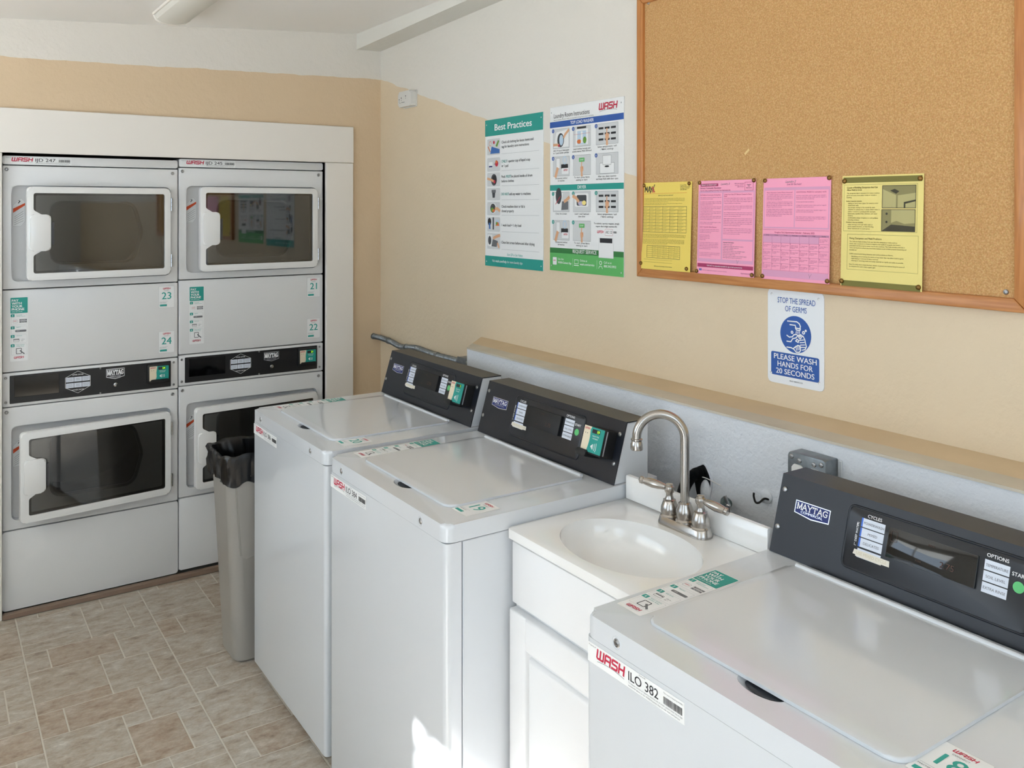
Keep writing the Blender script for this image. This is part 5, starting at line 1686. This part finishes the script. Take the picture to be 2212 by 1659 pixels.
q.text('SERVICE NOTICE REPORT', .105, FH - .0435, .0034, INK, 'C', shear=.25, width=.068)
para(q, .008, FH - .052, .180, 4, .0022, .0036, INKY, 1)
para(q, .008, FH - .068, .170, 2, .0022, .0036, INKY, 2)
q.frame(.005, FH - .158, .197, FH - .077, .0009, INK)
for k in range(1, 8):
    q.line([(.005, FH - .077 - k * .0101), (.197, FH - .077 - k * .0101)], .0007, INK)
for k, x in enumerate((.033, .061, .093, .125, .160)):
    q.line([(x, FH - .158), (x, FH - (.077 if k < 4 else .088))], .0007, INK)
for r_ in range(8):
    for c_, x in enumerate((.007, .035, .063, .095, .127, .162)):
        para(q, x, FH - .0805 - r_ * .0101, .022, 2, .0017, .0028, INKY, r_ * 7 + c_, .7)
para(q, .005, FH - .166, .190, 4, .0022, .0034, INKY, 3)
para(q, .005, FH - .182, .185, 5, .0022, .0034, INKY, 4)
q.frame(.026, .037, .172, .076, .0009, INK)
for k in range(1, 6):
    q.line([(.026, .076 - k * .0065), (.172, .076 - k * .0065)], .0006, INKY)
for k in range(1, 6):
    q.line([(.026 + k * .0243, .037), (.026 + k * .0243, .076)], .0006, INKY)
    para(q, .028 + k * .0243, .0722, .016, 6, .0018, .0065, INKY, k)
for y in (.031, .023):
    q.line([(.012, y), (.140, y)], .0005, INKY)
q.text('5980 Fairmount Avenue San Diego CA 92120 619-280-0200', .060, .010, .0026, INK, width=.080)
q.build('notice_print', f1, (0, -0.0004, 0), 'front', label='black print with a red double X logo')

f2 = flyer(-2.241, 'pink February newsletter sheet in two columns, between the yellow notice and pink calendar', PINK)
q = Print()
INKP = mat('ink_on_pink', '8E3A66', .7)
q.rect(.003, .036, .214, .246, PINK2, 0)
q.rect(.007, .046, .094, .240, PINK, 1)
q.rect(.099, .106, .210, .240, PINK, 1)
q.rect(.099, .046, .210, .101, PINK, 1)
q.rect(.008, FH - .017, .078, FH - .009, MAROON, 2)
q.text('FEBRUARY 2025 RESIDENT ALERT!', .012, FH - .0148, .0036, WTEXT, width=.060)
q.text('Laundry 2', .088, FH - .014, .0060, INKG, shear=.4, width=.034)
q.frame(.178, FH - .031, .208, FH - .008, .0008, MAROON)
q.lines(['Fireglow', 'Park', 'Apartments'], .193, FH - .016, .003, .0045, INK, align='C')
q.lines(['8504 Linda Vista Road', 'San Diego, CA 92111', '(858) 279-6545'], .174, FH - .012, .0026, .0048, INKP, align='R')
q.text('February Community Newsletter', .007, FH - .0245, .0050, INKP, bold=.008, width=.083)
q.text('Tips for Living, Laughing and Loving Your Apartment Life', .007, FH - .0312, .0038, INKP, width=.118)
q.text('Be Mindful of Community Parking Rules', .009, .2325, .0034, MAROON, width=.080, bold=.01)
for n_, y, k in ((2, .226, 1), (3, .213, 2), (3, .198, 3), (3, .184, 4), (3, .170, 5), (2, .152, 6)):
    para(q, .009, y, .082, n_, .0026, .0046, INKP, k)
q.text('Quick 3 Ingredient Baked Bananas', .009, .1375, .0034, MAROON, width=.066, bold=.01)
for n_, y, k, wv in ((3, .131, 7, .076), (4, .114, 8, .04), (5, .092, 9, .074), (3, .062, 10, .08)):
    para(q, .009, y, wv, n_, .0026, .0046, INKP, k)
q.text('Create Your Own DIY Blackout Curtains for Better', .102, .2335, .0034, MAROON, width=.102, bold=.01)
q.text('Sleep!', .102, .2285, .0034, MAROON, bold=.01)
for n_, y, k in ((4, .223, 11), (3, .200, 12), (3, .181, 13), (5, .164, 14), (4, .135, 15)):
    para(q, .102, y, .104, n_, .0026, .0050, INKP, k)
q.text('Important Information', .102, .094, .0036, INK, bold=.01, width=.040)
for i in range(9):
    para(q, .102, .0885 - i * .0047, .034 + .06 * ((i * 37) % 10) / 10, 1, .0027, .004, INK, 20 + i, 1.0)
q.rect(.003, .020, .214, .031, MAROON, 2)
q.text('FUN FACT: It is physically impossible for pigs to look up into the sky.', .108, .0235, .0040, WTEXT, 'C', width=.134)
q.rect(.010, .009, .014, .0155, BLUES, 2)
q.rect(.0155, .009, .0195, .0155, BLUES, 2)
q.text('Published for residents by the management office of the community', .022, .010, .0022, INKP, width=.096)
q.text('Apartments.com', .170, .008, .0040, INKP, width=.036)
q.line([(.152, .047), (.156, .040), (.156, .034)], .0006, INKG)
q.line([(.162, .046), (.156, .037)], .0006, INKG)
q.build('notice_print', f2, (0, -0.0004, 0), 'front', label='maroon newsletter print')

f3 = flyer(-2.485, 'pink sheet with a February calendar grid, third notice on the board', PINK)
q = Print()
q.text('Laundry 2', .074, FH - .013, .0062, INKG, shear=.4, width=.034)
q.text('Live for the buzz!', .080, FH - .0195, .0050, INKP, width=.046, bold=.004)
q.rect(.003, .140, .214, .252, PINK2, 0)
q.rect(.006, .144, .104, .244, PINK, 1)
q.rect(.107, .144, .210, .244, PINK, 1)
q.text('Winter Decoration Contest Winners Announced!', .012, .2365, .0032, MAROON, width=.086, bold=.01)
for n_, y, k in ((4, .231, 31), (4, .211, 32), (5, .191, 33)):
    para(q, .012, y, .086, n_, .0027, .0045, INKP, k)
q.text('ADDITIONAL PRIZES for exemplary work:', .110, .2365, .0036, MAROON, width=.094, bold=.01)
for n_, y, k in ((3, .228, 34), (1, .211, 35), (2, .202, 36), (2, .189, 37), (3, .171, 38)):
    para(q, .110, y, .094, n_, .0027, .0045, INKP, k)
q.text('Fireglow Park Apartments Calendar - February 2025', .106, .1275, .0042, MAROON, 'C', width=.128, bold=.006)
q.line([(.003, .1365), (.214, .1365)], .0006, INKP)
q.rect(.003, .1195, .214, .1245, mat('ink_rose_grey', 'C98AAA', .7), 1)
for k, s in enumerate(('Sunday', 'Monday', 'Tuesday', 'Wednesday', 'Thursday', 'Friday', 'Saturday')):
    q.text(s, .003 + (k + .5) * .0301, .1206, .0026, INK, 'C')
for r_ in range(6):
    q.line([(.003, .1195 - r_ * .0186), (.214, .1195 - r_ * .0186)], .0004, INKP)
for c_ in range(8):
    q.line([(.003 + c_ * .03014, .0265), (.003 + c_ * .03014, .1195)], .0004, INKP)
q.rect(.003, .1009, .1838, .1195, PINK2, 0)
day = 1
for r_ in range(5):
    for c_ in range(7):
        if (r_ == 0 and c_ < 6) or day > 28:
            continue
        x, y = .004 + c_ * .03014, .1195 - r_ * .0186
        q.text(str(day), x, y - .0038, .0030, INKP)
        para(q, x, y - .0072, .025, 2 + day % 2, .0021, .0034, INKP, 50 + day)
        day += 1
q.rect(.003, .008, .214, .0255, PINK2, 1)
q.line([(.154, .022), (.157, .016), (.157, .010)], .0006, INKG)
q.line([(.163, .022), (.157, .013)], .0006, INKG)
q.build('notice_print', f3, (0, -0.0004, 0), 'front', label='maroon calendar print')

f4 = flyer(-2.735, 'pale yellow mold notice with two grey photos, rightmost on the board', YELLOW2)
q = Print()
q.rect(.003, FH - .018, .213, FH - .004, OLIVE, 0)
q.rect(.003, .000, .213, .014, OLIVE, 0)
q.frame(.006, .138, .202, .254, .0005, OLIVE)
q.frame(.018, .042, .206, .130, .0005, OLIVE)
q.text('Causes of Building Dampness that Can', .014, .2450, .0042, INKY, bold=.012, width=.085)
q.text('Allow Mold to Grow', .014, .2390, .0042, INKY, bold=.012, width=.042)
q.lines(['The dampness that is necessary for indoor mold to', 'grow can come from either inside or outside a', 'building.'], .014, .2312, .0030, .0052, INKY)
q.text('Indoor sources include:', .013, .2115, .0032, INKY, bold=.01)
q.lines(['leaking or burst water pipes, for instance under', 'sinks/inside walls', 'not enough venting to the outside by open', 'windows or exhaust fans in places where water is', 'used or moisture is produced (for example,', 'bathrooms, laundry areas, kitchens, and water', 'heaters)', 'condensation (water droplets) on cold surfaces,', 'including windows'], .018, .2062, .0030, .0052, INKY)
q.text('Outdoor sources include:', .013, .1585, .0032, INKY, bold=.01)
q.lines(['water coming in through leaky roofs or', 'poorly sealed windows, or from flooding', 'damp, exposed dirt in crawl spaces'], .018, .1534, .0030, .0052, INKY)
PH1, PH2, PH3 = mat('photo_light', 'B9B078', .6), mat('photo_mid', '8E8658', .6), mat('photo_dark', '3E3A26', .6)
q.rect(.112, .196, .198, .250, PH1, 1)
q.poly([(.112, .250), (.198, .250), (.198, .232), (.150, .226), (.112, .242)], PH2, 2)
q.poly([(.132, .238), (.148, .230), (.156, .236), (.144, .242)], PH3, 3)
q.rect(.148, .196, .152, .228, PH2, 3)
q.poly([(.168, .196), (.168, .210), (.198, .216), (.198, .212), (.172, .206), (.172, .196)], PH3, 3)
q.frame(.112, .196, .198, .250, .0014, PH3, 4)
q.rect(.111, .140, .197, .192, PH1, 1)
q.poly([(.111, .140), (.111, .192), (.136, .192), (.136, .156)], PH2, 2)
q.poly([(.111, .140), (.136, .156), (.197, .152), (.197, .140)], PH3, 3)
q.poly([(.136, .160), (.150, .165), (.170, .158), (.197, .160), (.197, .152), (.136, .156)], PH2, 3)
q.disc(.124, .182, .003, PH3, 4, n=8)
q.disc(.124, .162, .003, PH3, 4, n=8)
q.frame(.111, .140, .197, .192, .0014, PH3, 4)
q.text('Fixing Dampness and Mold Problems', .024, .1180, .0044, INKY, bold=.008, width=.088)
q.lines(['The California Health & Safety Code says that when dampness or visible mold (or', 'certain other conditions) in a home is a hazard to the health of occupants, the home is', 'substandard and the property owner must fix the conditions. The Code excludes mold that is', '"minor and found on surfaces that accumulate moisture as part of their properly functioning and', 'intended use."'], .024, .1105, .0030, .0052, INKY, sx=.9)
q.text('CDPH recommends fixing dampness and mold problems as follows:', .024, .0800, .0030, INKY)
q.lines(['identifying and correcting the source of any water that may allow mold to grow', 'rapid drying or removal of damp materials', 'cleaning or removing mold and moldy materials as rapidly and safely as possible'], .030, .0735, .0030, .0052, INKY)
q.lines(['Note: If a moldy area is simply bleached, cleaned, or painted over-without fixing the source of', 'the dampness-the mold is likely to grow again.'], .024, .0535, .0030, .0052, INKY, sx=.9)
q.build('notice_print', f4, (0, -0.0004, 0), 'front', label='olive print with two mold photographs')

# brass thumbtacks
me_tack = lathe([(0.0055, 0.0012), (0.0062, 0.0), (0.0058, -0.0022), (0.0042, -0.0040), (0.0018, -0.0048)], BRASS, 18, 'y')
TK = [(-2.003, 1.743), (-2.203, 1.745), (-1.997, 1.492), (-2.200, 1.485), (-2.246, 1.746), (-2.452, 1.748), (-2.242, 1.481), (-2.452, 1.482), (-2.491, 1.746), (-2.697, 1.748), (-2.489, 1.482), (-2.697, 1.482), (-2.742, 1.738), (-2.944, 1.740), (-2.739, 1.486), (-2.944, 1.485)]
for i, (y, z) in enumerate(TK):
    fl = ('yellow table notice', 'pink newsletter', 'pink calendar', 'pale yellow mold notice')[i // 4]
    cn = ('top left', 'top right', 'bottom left', 'bottom right')[i % 4]
    dd = 0.0241 - (z - 1.4745) * math.tan(radians(1.9))
    o = obj('thumbtack', me_tack, None, (XW - dd - .0012, y, z), (0, 0, -pi / 2))
    tag(o, f'round brass thumbtack in the {cn} corner of the {fl}', 'thumbtack', 'brass thumbtacks on the cork board')
